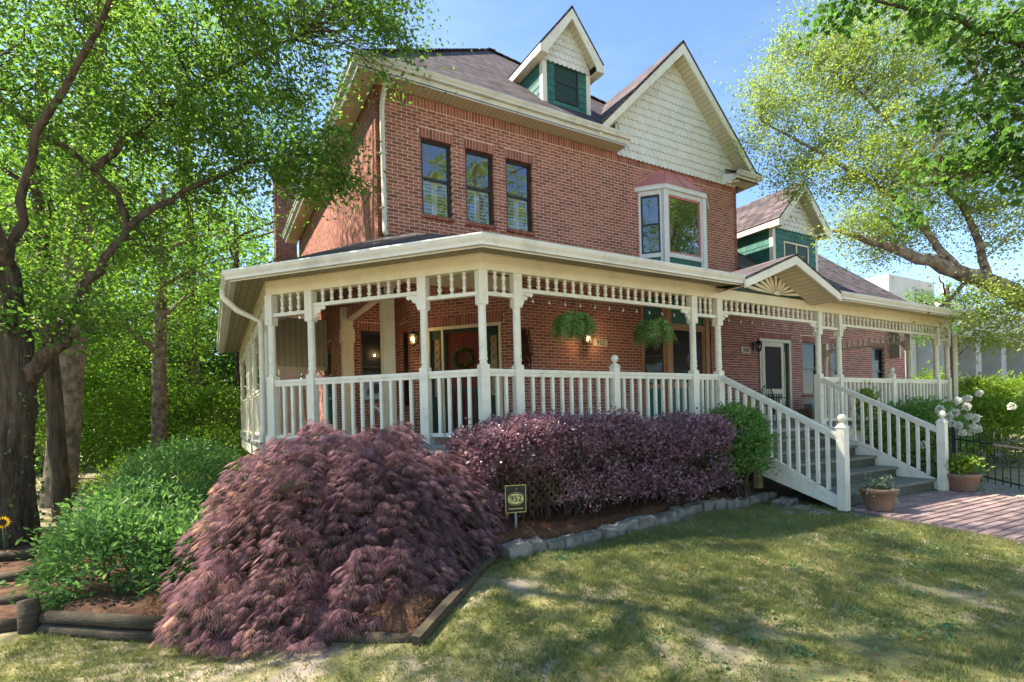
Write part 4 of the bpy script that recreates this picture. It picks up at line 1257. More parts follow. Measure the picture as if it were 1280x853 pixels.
# steps of timber going down at the far left
ts = thing('timber_steps', 'old timber edged garden steps beside the green shrub', 'steps', (0, 0, 0))
for k, (xx, yy) in enumerate(((-4.35, .1), (-4.45, .75), (-4.6, 1.5), (-4.75, 2.3))):
    zz = float(gz(xx, yy)) + .03 + .05 * k
    MB().tube([(xx - .9, yy + .25, zz), (xx, yy, zz), (xx + .25, yy - .05, zz)], .06, 10).build('timber', M['timber'], ts)
    MB().prism([(xx - .9, yy + .3, zz + .02), (xx + .25, yy, zz + .02), (xx + .2, yy + .7, zz + .03), (xx - .95, yy + .95, zz + .03)], [(xx - .9, yy + .3, zz - .1), (xx + .25, yy, zz - .1), (xx + .2, yy + .7, zz - .1), (xx - .95, yy + .95, zz - .1)]).build('step_fill', M['mulch'], ts)

# brick walk to the steps
def walk_z(y): return -.945 - .055 * max(0, -1.75 - y)
wk = MB(); wk.prism([(4.12, -1.78, walk_z(-1.78)), (4.12, -7, walk_z(-7)), (6.98, -7, walk_z(-7)), (6.98, -1.78, walk_z(-1.78))], [(4.12, -1.78, -1.2), (4.12, -7, -1.5), (6.98, -7, -1.5), (6.98, -1.78, -1.2)])
walk = wk.build('brick_walk', M['sand'], kind='structure')
pav = MB().box(0, .198, -.047, .047, -.03, .012).mesh('paving_brick', M['paver']); st_ = MB()
k = 0; y = -1.83
while y > -7:
    x = 4.15 - (.1 if k % 2 else 0)
    while x < 6.78:
        if y > -3.75: o = link('paving_brick', pav, walk, loc=(max(x, 4.14), y, walk_z(y) + rg.uniform(-.002, .003))); o.rotation_euler = (rg.uniform(-.012, .012) - .055, rg.uniform(-.012, .012), rg.uniform(-.012, .012))
        else: st_.box(x, x + .198, y - .047, y + .047, walk_z(y) - .02, walk_z(y) + .012)
        x += .205
    y -= .102; k += 1
st_.build('far_paving', M['paver'], walk, kind='stuff')
# kerb bricks on edge along the lawn side of the walk
# gravel beside the walk
def chips(name, poly, n, size, m, label, cat, zoff=0):
    q = scatter_poly(poly, n); Vs = []; Fs = []; k = 0
    base = np.array([(1, 0, 0), (-.5, .87, 0), (-.5, -.87, 0), (0, 0, .8)])
    for i in range(n):
        s = size * RNG.uniform(.5, 1.3); a = RNG.uniform(0, 6.28); c, s_ = math.cos(a), math.sin(a)
        R = np.array([[c, -s_, 0], [s_, c, 0], [0, 0, 1]])
        Vs.append((base * [s, s * RNG.uniform(.6, 1), s * .7]) @ R.T + [q[i, 0], q[i, 1], float(gz(*q[i])) + zoff]); Fs.append(np.array([(0, 1, 3), (1, 2, 3), (2, 0, 3)]) + k); k += 4
    return link(name, npmesh(name, np.concatenate(Vs), np.concatenate(Fs), m), label=label, cat=cat, kind='stuff')
chips('gravel', [(7.0, -1.9), (7.0, -4.5), (8.2, -3.2), (9.0, -1.3), (7.3, -1.5)], 3500, .022, M['gravel'], 'pale pea gravel spread beside the brick walk', 'gravel')
chips('gravel', [(4.12, -1.95), (4.12, -4.2), (3.92, -4.2), (3.9, -1.95)], 700, .018, M['gravel'], 'thin line of grit along the lawn edge of the brick walk', 'gravel')
slabs = thing('flagstone', 'large pale flagstone lying in gravel beside the brick walk', 'stone', (7.75, -2.75, float(gz(7.75, -2.75))))
o = link('stone_slab', block(.9, .5, .06, rg), slabs, loc=(0, 0, -.02)); o.rotation_euler[2] = .5

# ------------------------------------------------------------------ lawn blades and weeds
M['blade'] = leafmat('lawn_blade', (.140, .175, .055), (.245, .255, .088), (.39, .345, .165), trans=.3, rough=.6)
M['weed'] = leafmat('clover_leaf', (.080, .155, .065), (.130, .205, .090), trans=.3)
def vnoise(x, y, s, seed):
    r = np.random.default_rng(seed).uniform(0, 1, (64, 64)); x = x * s; y = y * s
    i = np.floor(x).astype(int); j = np.floor(y).astype(int); u = x - i; v = y - j; u = u * u * (3 - 2 * u); v = v * v * (3 - 2 * v)
    g_ = lambda a, b: r[a % 64, b % 64]
    return (g_(i, j) * (1 - u) + g_(i + 1, j) * u) * (1 - v) + (g_(i, j + 1) * (1 - u) + g_(i + 1, j + 1) * u) * v
def turf(name, poly, n, hmin, hmax, label, seed, thr=.25):
    nb = 13; tc_ = scatter_poly(poly, n // nb); n = len(tc_) * nb; tof = RNG.normal(size=(n, 2)) * np.repeat(RNG.uniform(.006, .022, len(tc_)), nb)[:, None]
    q = np.repeat(tc_, nb, 0) + tof; ttone = np.repeat(RNG.uniform(-.22, .22, len(tc_)), nb); th_ = np.repeat(RNG.uniform(.6, 1.5, len(tc_)), nb)
    d = .6 * vnoise(q[:, 0], q[:, 1], 1.3, seed) + .4 * vnoise(q[:, 0], q[:, 1], 4.0, seed + 1); d = d - .16 * sstep(1 + (sdist(q, BED) + .05) / .45) * (q[:, 0] > -.4)
    keep = (d > thr + RNG.uniform(-.12, .12, len(q))) & (sdist(q, BED) < -.02)
    keep &= ~((q[:, 0] > 4.1) & (q[:, 0] < 7) & (q[:, 1] > -7) & (q[:, 1] < -1.7))
    q = q[keep]; d = d[keep]; n = len(q); ttone = ttone[keep]; tof = tof[keep]; th_ = th_[keep]
    h = RNG.uniform(hmin, hmax, n) * (.6 + .8 * d) * th_; a = np.arctan2(tof[:, 1], tof[:, 0]) + RNG.normal(size=n) * .6; lean = RNG.uniform(.2, 1.1, n) * h; w = RNG.uniform(.002, .0045, n)
    z = gz(q[:, 0], q[:, 1]) - .004
    dx, dy = np.cos(a), np.sin(a); b = RNG.uniform(0, 2 * np.pi, n)
    V = np.stack([np.stack([q[:, 0] - np.sin(b) * w, q[:, 1] + np.cos(b) * w, z], 1), np.stack([q[:, 0] + np.sin(b) * w, q[:, 1] - np.cos(b) * w, z], 1),
                  np.stack([q[:, 0] + dx * lean, q[:, 1] + dy * lean, z + h], 1)], 1).reshape(-1, 3)
    r = np.clip(.75 * vnoise(q[:, 0], q[:, 1], 2.1, seed + 5) + RNG.uniform(-.1, .3, n) + ttone, 0, 1)
    link(name, npmesh(name, V, np.arange(len(V)).reshape(-1, 3), M['blade'], np.repeat(r, 3)), label=label, cat='grass', kind='stuff')
turf('lawn_grass', [(-1.9, -3.3), (-.5, -4.6), (2.2, -4.8), (4.6, -4.2), (4.1, -.75), (-.5, -1.3)], 260000, .014, .042, 'thin patchy yellow green lawn grass in front of the stone edging', 21, .36)
turf('lawn_grass', [(-4.6, -1.0), (-3.9, -3.0), (-1.7, -3.5), (-.45, -1.2), (-3.9, .0)], 75000, .012, .034, 'dark mossy grass below the timber retaining wall', 31, .2)
turf('lawn_grass', [(6.98, -1.6), (14, -2), (20, 6), (18, 12), (40, 6), (20, -8), (7, -5)], 40000, .02, .06, 'sparse grass behind the iron fence', 41, .35)
# clover and weed tufts
wp = []
for cx_, cy_ in scatter_poly([(-1.5, -2.9), (.2, -4.2), (3.8, -3.6), (4.0, -1.1), (0, -1.6)], 75):
    n = int(RNG.integers(20, 90)); r = RNG.uniform(.04, .20)
    p = RNG.normal(size=(n, 2)) * r * .6 + [cx_, cy_]; p = p[sdist(p, BED) < -.04]
    z = gz(p[:, 0], p[:, 1]) + RNG.uniform(.004, .03, len(p))
    wp.append(leaves(np.column_stack([p, z]), np.column_stack([RNG.normal(size=(len(p), 2)), RNG.uniform(-.1, .5, len(p))]), .022, .8))
V, F, R = joinparts(wp)
link('clover', npmesh('clover', V, F, M['weed'], R), label='bluish green clover and weed tufts in the thin lawn', cat='weeds', kind='stuff')
g = chips('pebbles', [(-1.2, -2.6), (.3, -3.8), (3.5, -3.4), (3.7, -1.1), (-.4, -1.5)], 60, .016, M['gravel'], 'scattered small pale pebbles and twigs on the lawn', 'pebbles')

n = 420; q = scatter_poly([(-1.5, -2.9), (.2, -4.3), (4.0, -4.0), (4.0, -1.0), (-.3, -1.5)], n); q = q[sdist(q, BED) < -.05]; n = len(q)
V, F, R = leaves(np.column_stack([q, gz(q[:, 0], q[:, 1]) + RNG.uniform(.012, .03, n)]), np.column_stack([RNG.normal(size=(n, 2)), RNG.normal(size=n) * .12]), .034, .45)
M['deadleaf'] = leafmat('dead_leaf', (.20, .12, .06), (.36, .25, .14), trans=.1, rough=.8)
link('fallen_leaves', npmesh('fallen_leaves', V, F, M['deadleaf'], R), label='small brown fallen leaves scattered over the thin lawn', cat='leaves', kind='stuff')
# ------------------------------------------------------------------ plants
M['bark'] = mat('furrowed_bark', (.13, .092, .064), (.05, .035, .025), rough=.95, scale=5, bump=1.0, bscale=7, stretch=(3, 3, .5), bdist=.10, dirt=(.20, .16, .12), dirt_scale=1.6, dirt_amt=.5)
M['barkpale'] = mat('grey_oak_bark', (.30, .24, .19), (.10, .075, .058), rough=.95, scale=7, bump=1.0, bscale=9, bdist=.09, dirt=(.36, .31, .26), dirt_scale=3, dirt_amt=.6)
M['twig'] = mat('brown_twig', (.10, .07, .05), (.06, .045, .03), rough=.9, scale=20)
M['leafA'] = leafmat('oak_leaf', (.058, .125, .025), (.128, .215, .042), (.23, .30, .07), trans=.58)
M['leafB'] = leafmat('sunny_wood_leaf', (.060, .138, .022), (.145, .242, .036), (.26, .32, .06), trans=.6)
M['leafC'] = leafmat('young_oak_leaf', (.150, .225, .045), (.265, .325, .075), (.36, .34, .12), trans=.5)
M['leafD'] = leafmat('dark_maple_leaf', (.065, .135, .030), (.125, .225, .050), trans=.55)
M['leafE'] = leafmat('azalea_leaf', (.070, .155, .042), (.150, .265, .075), (.26, .37, .12), trans=.4, rough=.4)
M['leafF'] = leafmat('glossy_shrub_leaf', (.075, .165, .038), (.165, .275, .070), (.26, .35, .10), trans=.4, rough=.35)
M['leafG'] = leafmat('lime_shrub_leaf', (.07, .15, .015), (.19, .27, .03), (.32, .36, .05), trans=.42)
M['maple'] = leafmat('cutleaf_maple_leaf', (.190, .105, .112), (.350, .205, .225), (.52, .32, .25), trans=.35, rough=.55)
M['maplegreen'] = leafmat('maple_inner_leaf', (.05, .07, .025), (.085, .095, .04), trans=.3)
M['plum'] = leafmat('plum_hedge_leaf', (.115, .062, .060), (.290, .160, .205), (.50, .35, .42), trans=.3, rough=.32, spec=.5)
M['fern'] = leafmat('fern_frond', (.11, .20, .055), (.21, .32, .105), (.32, .43, .19), trans=.4)
M['petal'] = leafmat('white_petal', (.50, .50, .42), (.64, .64, .58), trans=.3)
M['silver'] = leafmat('silvery_leaf', (.12, .17, .10), (.24, .29, .19), trans=.3)

def clusters(center, rad, n, shell=.55, bottom=None):
    """cluster centres inside an ellipsoid, thicker towards the skin"""
    d = rdir(n); r = (shell ** 3 + (1 - shell ** 3) * RNG.uniform(0, 1, n)) ** (1 / 3)
    p = d * r[:, None] * np.array(rad) + np.array(center)
    return p
def leafcloud(cl, per, spread, size, aspect=.5, flat=.6, droop=.3, out=None, jitter=.6):
    n = len(cl) * per
    base = np.repeat(cl, per, 0); sc = np.repeat(RNG.uniform(1 - jitter, 1 + jitter, len(cl)), per)[:, None]
    off = RNG.normal(size=(n, 3)) * [spread, spread, spread * flat] * sc
    d = rdir(n) * [1, 1, .6] - [0, 0, droop]
    if out is not None: d = d + out
    tone = np.repeat(RNG.uniform(0, .55, len(cl)), per) + RNG.uniform(0, .45, n)
    return leaves(base + off, d, size, aspect, rnd=tone)
def bentpath(a, b, n=5, wob=.08, sag=0.0):
    a = np.array(a, float); b = np.array(b, float); L_ = np.linalg.norm(b - a); t = np.linspace(0, 1, n)[:, None]
    p = a + (b - a) * t; w = RNG.normal(size=(n, 3)) * wob * L_ * np.sin(np.pi * t); p = p + w
    p[:, 2] += sag * L_ * np.sin(np.pi * t[:, 0])
    return [tuple(q) for q in p]
def refine(pts, k=4, wob=.02):
    """smooth polyline with some wobble"""
    P = [np.array(q, float) for q in pts]; out = []
    for i in range(len(P) - 1):
        p0 = P[max(i - 1, 0)]; p1 = P[i]; p2 = P[i + 1]; p3 = P[min(i + 2, len(P) - 1)]
        for j in range(k):
            t = j / k
            out.append(.5 * ((2 * p1) + (-p0 + p2) * t + (2 * p0 - 5 * p1 + 4 * p2 - p3) * t * t + (-p0 + 3 * p1 - 3 * p2 + p3) * t ** 3) + RNG.normal(size=3) * wob * (1 if j else .3))
    out.append(P[-1]); return out
def lerp_r(r, n): return list(np.interp(np.linspace(0, 1, n), np.linspace(0, 1, len(r)), r))
def cutleaf(C, Fd, size, rnd, lobes=7, wid=.05):
    """leaf of narrow drooping fingers: base points C, facing direction Fd"""
    n = len(C); Fd = unit(Fd); up = np.tile([0, 0, 1.0], (n, 1)) + RNG.normal(size=(n, 3)) * .25
    S = unit(np.cross(Fd, up)); Nn = np.cross(S, Fd); out = []
    for k in range(lobes):
        t = (k / (lobes - 1) - .5) * 2; a = t * 1.25; L_ = (size * (1 - .35 * t * t))[:, None]
        d = Fd * math.cos(a) + S * math.sin(a); tip = C + d * L_ - [0, 0, 1] * L_ * (.25 + .15 * RNG.uniform(0, 1, (n, 1)))
        s2 = S * math.cos(a) - Fd * math.sin(a); m = C + d * L_ * .5 - [0, 0, 1] * L_ * .06; w = L_ * wid
        V = np.stack([C, m + s2 * w, tip, m - s2 * w], 1).reshape(-1, 3); i = np.arange(n)[:, None] * 4
        out.append((V, np.concatenate([i + [[0, 1, 2]], i + [[0, 2, 3]]], 0), np.repeat(rnd, 4)))
    return out
def tree(name, label, trunk, tr, limbs, cl, per, spread, size, leaf, bark='bark', group=None, aspect=.5, twigs=.5, flat=.6, droop=.3, cat='tree', twig_r=.012, n_tr=14, jitter=.6, palm=False):
    """trunk and limbs (paths with radii), leaf clusters each hung on a thin twig that grows from the nearest limb"""
    base = trunk[0]; root = thing(name, label, cat, tuple(base), group)
    inv = -np.array(base)
    g = MB(); sk = []
    rp = refine(trunk, 8, tr[0] * .03); g.tube([q + inv for q in rp], lerp_r(tr, len(rp)), n_tr, ridge=.07 if n_tr > 20 else .03); sk += [(q, r) for q, r in zip(rp, lerp_r(tr, len(rp)))]
    for pts, r in limbs:
        q_ = refine(pts, 5, .02); g.tube([q + inv for q in q_], lerp_r(r, len(q_)), 9); sk += list(zip(q_, lerp_r(r, len(q_))))
    g.build('trunk', M[bark], root)
    S = np.array([s[0] for s in sk]); h = MB()
    order = RNG.permutation(len(cl))[:int(len(cl) * twigs)]
    mids = []
    for i in order:
        c = cl[i]; d = np.linalg.norm(S - c, axis=1); j = int(np.argmin(d + RNG.uniform(0, .5, len(d))))
        L_ = d[j]
        if L_ > 6: continue
        pth = bentpath(S[j], c, 6, .07, .06); r = min(.004 + twig_r * L_ * .55, sk[j][1] * .7)
        h.tube([np.array(q) + inv for q in pth], lerp_r([r, r * .6, .004], 6), 5, cap=False)
        if twigs > .5:
            for _ in range(2):
                m = np.array(pth[RNG.integers(2, 5)]); e = m + (c - m) * .6 + RNG.normal(size=3) * .25 * min(1, L_ * .5)
                h.tube([q + inv for q in (m, (m + e) / 2 + RNG.normal(size=3) * .03, e)], [r * .45, r * .3, .003], 4, cap=False)
    if h.v: h.build('branches', M['twig' if bark == 'bark' else bark], root)
    if palm:
        nn = len(cl) * per; b0 = np.repeat(cl, per, 0) + RNG.normal(size=(nn, 3)) * [spread, spread, spread * flat]
        V, F, R = joinparts(cutleaf(b0, rdir(nn) * [1, 1, .5] - [0, 0, droop], size * RNG.uniform(.6, 1.2, nn), RNG.uniform(0, 1, nn), 5, .26))
    else: V, F, R = leafcloud(cl, per, spread, size, aspect, flat, droop, jitter=jitter)
    link('crown', npmesh('crown', V + inv, F, M[leaf], R), root)
    return root
def vis(c):
    """photo pixel of points"""
    d = c - CAM; w = d @ _fw
    return 640 + FPX * (d @ _rr) / w, PPY - FPX * (d @ _uu) / w, w
def keepout(c, pad=.25):
    """drop clusters that would sit inside the house or its roof"""
    x, y, z = c[:, 0], c[:, 1], c[:, 2]
    inhouse = (x > HX - .45 - pad) & (x < 19) & (y > HY - .5 - pad) & (z < 12)
    porch = (x > XLf - .5 - pad) & (x < 12.0) & (y > -.6 - pad) & (z < 3.2 + pad)
    return c[~(inhouse | porch)]

# --- big oak at the left, with unseen crowns added above the yard for shade
o0 = (-5.0, 3.1, -1.45)
limbC = [(-4.9, 3.1, .8), tuple(px(75, 420, 6.9)), tuple(px(108, 352, 7.0)), tuple(px(158, 283, 7.2)), tuple(px(120, 216, 7.2)), tuple(px(30, 150, 7.0)), tuple(px(-40, 90, 6.8))]
limbD = [(-5.05, 3.1, 1.0), tuple(px(10, 330, 6.5)), tuple(px(40, 200, 6.6)), tuple(px(110, 60, 6.4)), tuple(px(180, -60, 6.2))]
limbE = [tuple(px(120, 216, 7.2)), tuple(px(190, 150, 7.6)), tuple(px(280, 90, 7.8)), tuple(px(380, 40, 8.0))]
limbF = [tuple(px(158, 283, 7.2)), tuple(px(230, 240, 7.6)), tuple(px(330, 200, 7.8)), tuple(px(420, 190, 7.6))]
limbG = [(-4.9, 3.1, 2.2), (-5.2, 1.8, 4.5), (-4.6, .0, 6.6), (-3.4, -1.6, 7.6), (-1.6, -2.8, 8.0)]
cls = []
for (u, v, w_, ru, n) in [(70, 60, 7.0, (1.7, 1.2, 1.1), 80), (230, 60, 7.6, (1.8, 1.2, 1.1), 95), (390, 50, 8.2, (1.7, 1.0, .9), 80), (480, 15, 8.6, (1.0, .7, .55), 30), (150, 190, 7.6, (1.7, 1.1, 1.0), 75), (300, 170, 8.0, (1.6, 1.0, .9), 85), (60, 330, 7.2, (1.1, .9, .8), 34), (400, 205, 7.4, (.75, .5, .45), 34), (250, 300, 8.4, (1.3, .9, .7), 38), (60, 400, 6.6, (.9, .6, .35), 22)]:
    cls.append(clusters(px(u, v, w_), ru, int(n * 1.25), .1))
for (c, r, n) in [((-4.2, -.6, 7.6), (2.8, 2.6, 1.2), 110), ((-2.0, -2.6, 8.2), (2.6, 2.2, 1.1), 75), ((-6.5, 1.5, 7.5), (2.5, 2.5, 1.5), 50), ((-4.0, 2.2, 8.8), (3, 2.5, 1.5), 100), ((-5.0, 4.2, 12.8), (3.4, 2.8, 1.4), 170), ((-2.5, .8, 10.5), (2.6, 2.2, 1.2), 80)]:  # crowns out of view, added to shade the lawn and walk
    cls.append(clusters(c, r, n, .3))
cl = keepout(np.concatenate(cls))
u_, v_, w_ = vis(cl)
cl = cl[~((u_ > 505) & (v_ > 70) & (v_ < 500)) & ~((u_ > 555) & (v_ > -60) & (w_ > 0))]
u_, v_, w_ = vis(cl)
cl = cl[~((u_ > 440) & (v_ > 110) & (v_ < 500))]
tree('oak_tree', 'massive furrowed oak trunk forking low, leafy limbs reaching over the house corner', [o0, (-5.0, 3.1, -.6), (-4.98, 3.1, .2), (-4.93, 3.1, 1.1), (-5.0, 3.1, 2.3)], [.38, .285, .27, .255, .18],
     [(limbC, [.12, .08, .055, .045, .038, .03, .02]), (limbD, [.11, .06, .045, .035, .02]), (limbE, [.05, .04, .03, .015]), (limbF, [.05, .035, .025, .012]), (limbG, [.10, .06, .035, .02, .01]),
      ([(-4.75, 3.05, .9), tuple(px(62, 440, 6.5)), tuple(px(84, 424, 6.45))], [.12, .075, .05])],
     cl, 78, .20, .066, 'leafA', aspect=.55, twigs=.6, flat=.55, n_tr=44)
# ivy on the oak trunk
n = 420; a = RNG.uniform(0, 6.28, n); z = RNG.uniform(-1.4, 1.0, n); r = .33
C_ = np.column_stack([-4.99 + np.cos(a) * r, 3.1 + np.sin(a) * r, z]); V, F, R = leaves(C_, np.column_stack([np.cos(a), np.sin(a), -.3 + 0 * a]) + RNG.normal(size=(n, 3)) * .5, .045, .9)
link('ivy', npmesh('ivy', V, F, M['leafE'], R), label='ivy leaves climbing the massive oak trunk', cat='ivy', kind='stuff')
# --- woods behind
def wood_tree(label, x, y, h, r, crowns, per=46, size=.09, leaf='leafB', lean=(0, 0), bark='bark', spread=.30, name='wood_tree', tw=.35):
    z = float(gz(x, y)) - .1
    trunk = [(x, y, z), (x + lean[0] * .3, y + lean[1] * .3, z + h * .33), (x + lean[0] * .6, y + lean[1] * .6, z + h * .66), (x + lean[0], y + lean[1], z + h)]
    limbs = []
    for k in range(5):
        t = .45 + .11 * k; q = np.array(trunk[0]) + (np.array(trunk[3]) - np.array(trunk[0])) * t; a = RNG.uniform(0, 6.28); L_ = h * .22
        limbs.append(([tuple(q), tuple(q + [math.cos(a) * L_ * .5, math.sin(a) * L_ * .5, L_ * .35]), tuple(q + [math.cos(a) * L_, math.sin(a) * L_, L_ * .6])], [r * .4, r * .25, r * .1]))
    cl = np.concatenate([clusters(c, q, n, .3) for c, q, n in crowns]); cl = keepout(cl)
    return tree(name, label, trunk, [r * 1.25, r, r * .8, r * .4], limbs, cl, per, spread, size, leaf, bark, group='trees of the wood beside the house' if name == 'wood_tree' else None, twigs=tw, flat=.5)
wood_tree('tall straight grey trunk rising close behind the massive oak', -5.55, 8.5, 12.5, .24, [((-5.2, 8.3, 8.5), (3.2, 2.4, 2.6), 150), ((-3.6, 8.6, 11.0), (3.0, 2.5, 2.0), 110), ((-5.6, 8.3, 4.2), (2.2, 1.6, 1.2), 55)], lean=(1.2, -.5), bark='barkpale')
wood_tree('slender sunlit forked trunk standing alone between oak and porch', -4.05, 11.2, 8.0, .17, [((-4.0, 11.2, 6.2), (2.3, 1.6, 1.6), 90), ((-3.2, 10.8, 4.0), (2.0, 1.3, .8), 55), ((-5.2, 11.0, 3.2), (1.6, 1.2, .8), 40)], lean=(.3, 0), bark='barkpale')
wood_tree('thin trunk right beside the massive oak at its foot', -5.05, 6.3, 7.5, .12, [((-5.2, 6.2, 5.4), (1.9, 1.4, 1.2), 60), ((-5.6, 6.0, 3.4), (1.4, 1.0, .8), 36)], lean=(-.4, .3))
wood_tree('broad leafy tree filling the gap deep in the wood', -8.5, 13.5, 11, .25, [((-8.2, 13.5, 6.5), (3.8, 2.8, 3.4), 190), ((-7.0, 12.5, 2.8), (2.4, 1.8, 1.4), 70)])
wood_tree('leafy tree behind the rear corner of the house', -3.4, 18.5, 14, .28, [((-3.4, 18.3, 8.5), (3.8, 2.5, 4.0), 190), ((-4.5, 17.0, 3.6), (3.0, 2.0, 1.8), 80), ((-2.2, 17.5, 13.0), (3.2, 2.2, 2.0), 90)], size=.10)
wood_tree('tall leafy tree at the very back of the wood', -8.0, 20, 15, .3, [((-8.0, 19.5, 9.5), (4.6, 3, 4.5), 210), ((-7.0, 18.8, 3.4), (3.5, 2, 2.2), 90)], size=.11)
wood_tree('leafy tree at the outer edge of the wood', -12.5, 15, 13, .3, [((-12, 15, 7), (4.2, 3.2, 4.5), 190), ((-11, 13.5, 2.5), (3, 2, 2), 70)], size=.10)
wood_tree('young leafy tree on the outer side of the massive oak', -8.3, 6.2, 9, .16, [((-8.6, 2.6, 8.0), (3.2, 2.6, 2.0), 170), ((-8.2, 6.2, 5.5), (2.6, 2.4, 3.0), 130), ((-7.4, 5.5, 1.8), (1.6, 1.4, 1.4), 50)], size=.085)  # highest crown is out of view, added to shade the lower lawn
for lb, x, y, h, r in (('slim tree among the undergrowth beyond the azalea', -6.6, 15.5, 10, .15), ('slim tree near the back corner of the house', -1.9, 15.2, 9, .13), ('slim tree at the far left of the wood', -10.5, 9.5, 10, .17)):
    wood_tree(lb, x, y, h, r, [((x, y, h * .62), (2.6, 2.0, 2.6), 130), ((x - .4, y - .6, 2.6), (2.2, 1.4, 1.7), 90), ((x + .3, y - .4, .8), (1.8, 1.2, 1.2), 60)], size=.105)
# understorey
def bush(name, label, blobs, per, spread, size, leaf, aspect=.5, cat='shrub', group=None, stems=8, ground=None, shell=.75, flat=.8, up=None, stem_r=.012, base=None, droop=.0, outw=.7):
    c0 = np.array(blobs[0][0]); gz0 = float(gz(c0[0], c0[1])) if ground is None else ground
    base = (c0[0], c0[1], gz0) if base is None else base; root = thing(name, label, cat, tuple(base), group); inv = -np.array(base)
    Ls = []; h = MB()
    for c, r, n in blobs:
        c = np.array(c); r = np.array(r); d = rdir(n); d[:, 2] = np.where(d[:, 2] < -.55, -d[:, 2], d[:, 2]); rr = shell + (1 - shell) * RNG.uniform(0, 1, n)
        cl = c + d * r * rr[:, None]
        Ls.append(leafcloud(cl, per, spread, size, aspect, flat, droop, out=np.repeat(d * outw, per, 0) + [0, 0, .15]))
        for k in range(stems):
            j = RNG.integers(0, n); s0 = np.array([c[0] + RNG.normal() * r[0] * .25, c[1] + RNG.normal() * r[1] * .25, gz0 - .05])
            h.tube([np.array(q) + inv for q in bentpath(s0, c + (cl[j] - c) * .85, 6, .06)], lerp_r([stem_r, stem_r * .6, .003], 6), 5, cap=False)
    V, F, R = joinparts(Ls)
    link('foliage', npmesh('foliage', V + inv, F, M[leaf], R), root)
    if h.v: h.build('stems', M['twig'], root)
    return root
bush('wood_shrub', 'bright leafy undergrowth shrub at the foot of the sunlit forked trunk', [((-4.6, 13.2, .0), (2.2, 1.0, 1.6), 220), ((-3.0, 13.4, .0), (1.5, 1.0, 1.5), 150)], 44, .24, .095, 'leafB', group='undergrowth in the wood')
bush('wood_shrub', 'low leafy undergrowth shrub right of the sunlit forked trunk', [((-2.9, 10.6, -.6), (1.0, .8, .8), 60), ((-3.5, 9.4, -.8), (1.2, .9, .6), 60)], 36, .18, .075, 'leafB', group='undergrowth in the wood')
bush('wood_shrub', 'leafy undergrowth shrub between oak and tall grey trunk', [((-6.3, 11.5, .2), (1.9, 1.2, 2.0), 220)], 44, .24, .095, 'leafB', group='undergrowth in the wood')
bush('wood_shrub', 'small pale leaved bush behind the foot of the massive oak', [((-6.1, 4.4, -.8), (.7, .6, .8), 60)], 36, .13, .06, 'leafG', group='undergrowth in the wood')
# far-off wood
cl = np.concatenate([clusters((x, y, z), (4.5, 3, 4), 90, .2) for x, y, z in [(-26, 24, 4), (-19, 25, 5), (-13, 27, 4), (-7, 28, 5), (-1, 29, 4), (5, 31, 5), (-26, 18, 4), (-22, 12, 4), (-17, 28, 11), (-9, 30, 12), (-2, 31, 10), (-20, 20, 9)]])
cl = cl[cl[:, 2] > -1.5]
cl = np.concatenate([cl, clusters((-11, 24, 1.5), (13, 2.5, 4.0), 1100, .1), clusters((-13, 26, 8), (14, 3, 4.5), 800, .1), clusters((-20, 14, 2.5), (4, 9, 4.5), 500, .1), clusters((-3.5, 22, 2.0), (4.5, 2, 4.0), 420, .1)]); cl = cl[(cl[:, 2] > -1.6) & ((cl[:, 0] < -1.2) | (cl[:, 1] > 21))]
V, F, R = leafcloud(cl, 30, .55, .25, .65, .7)
link('far_wood', npmesh('far_wood', V, F, M['leafA'], R), label='far leafy wood seen between the left trunks as one green mass', cat='wood', kind='stuff')

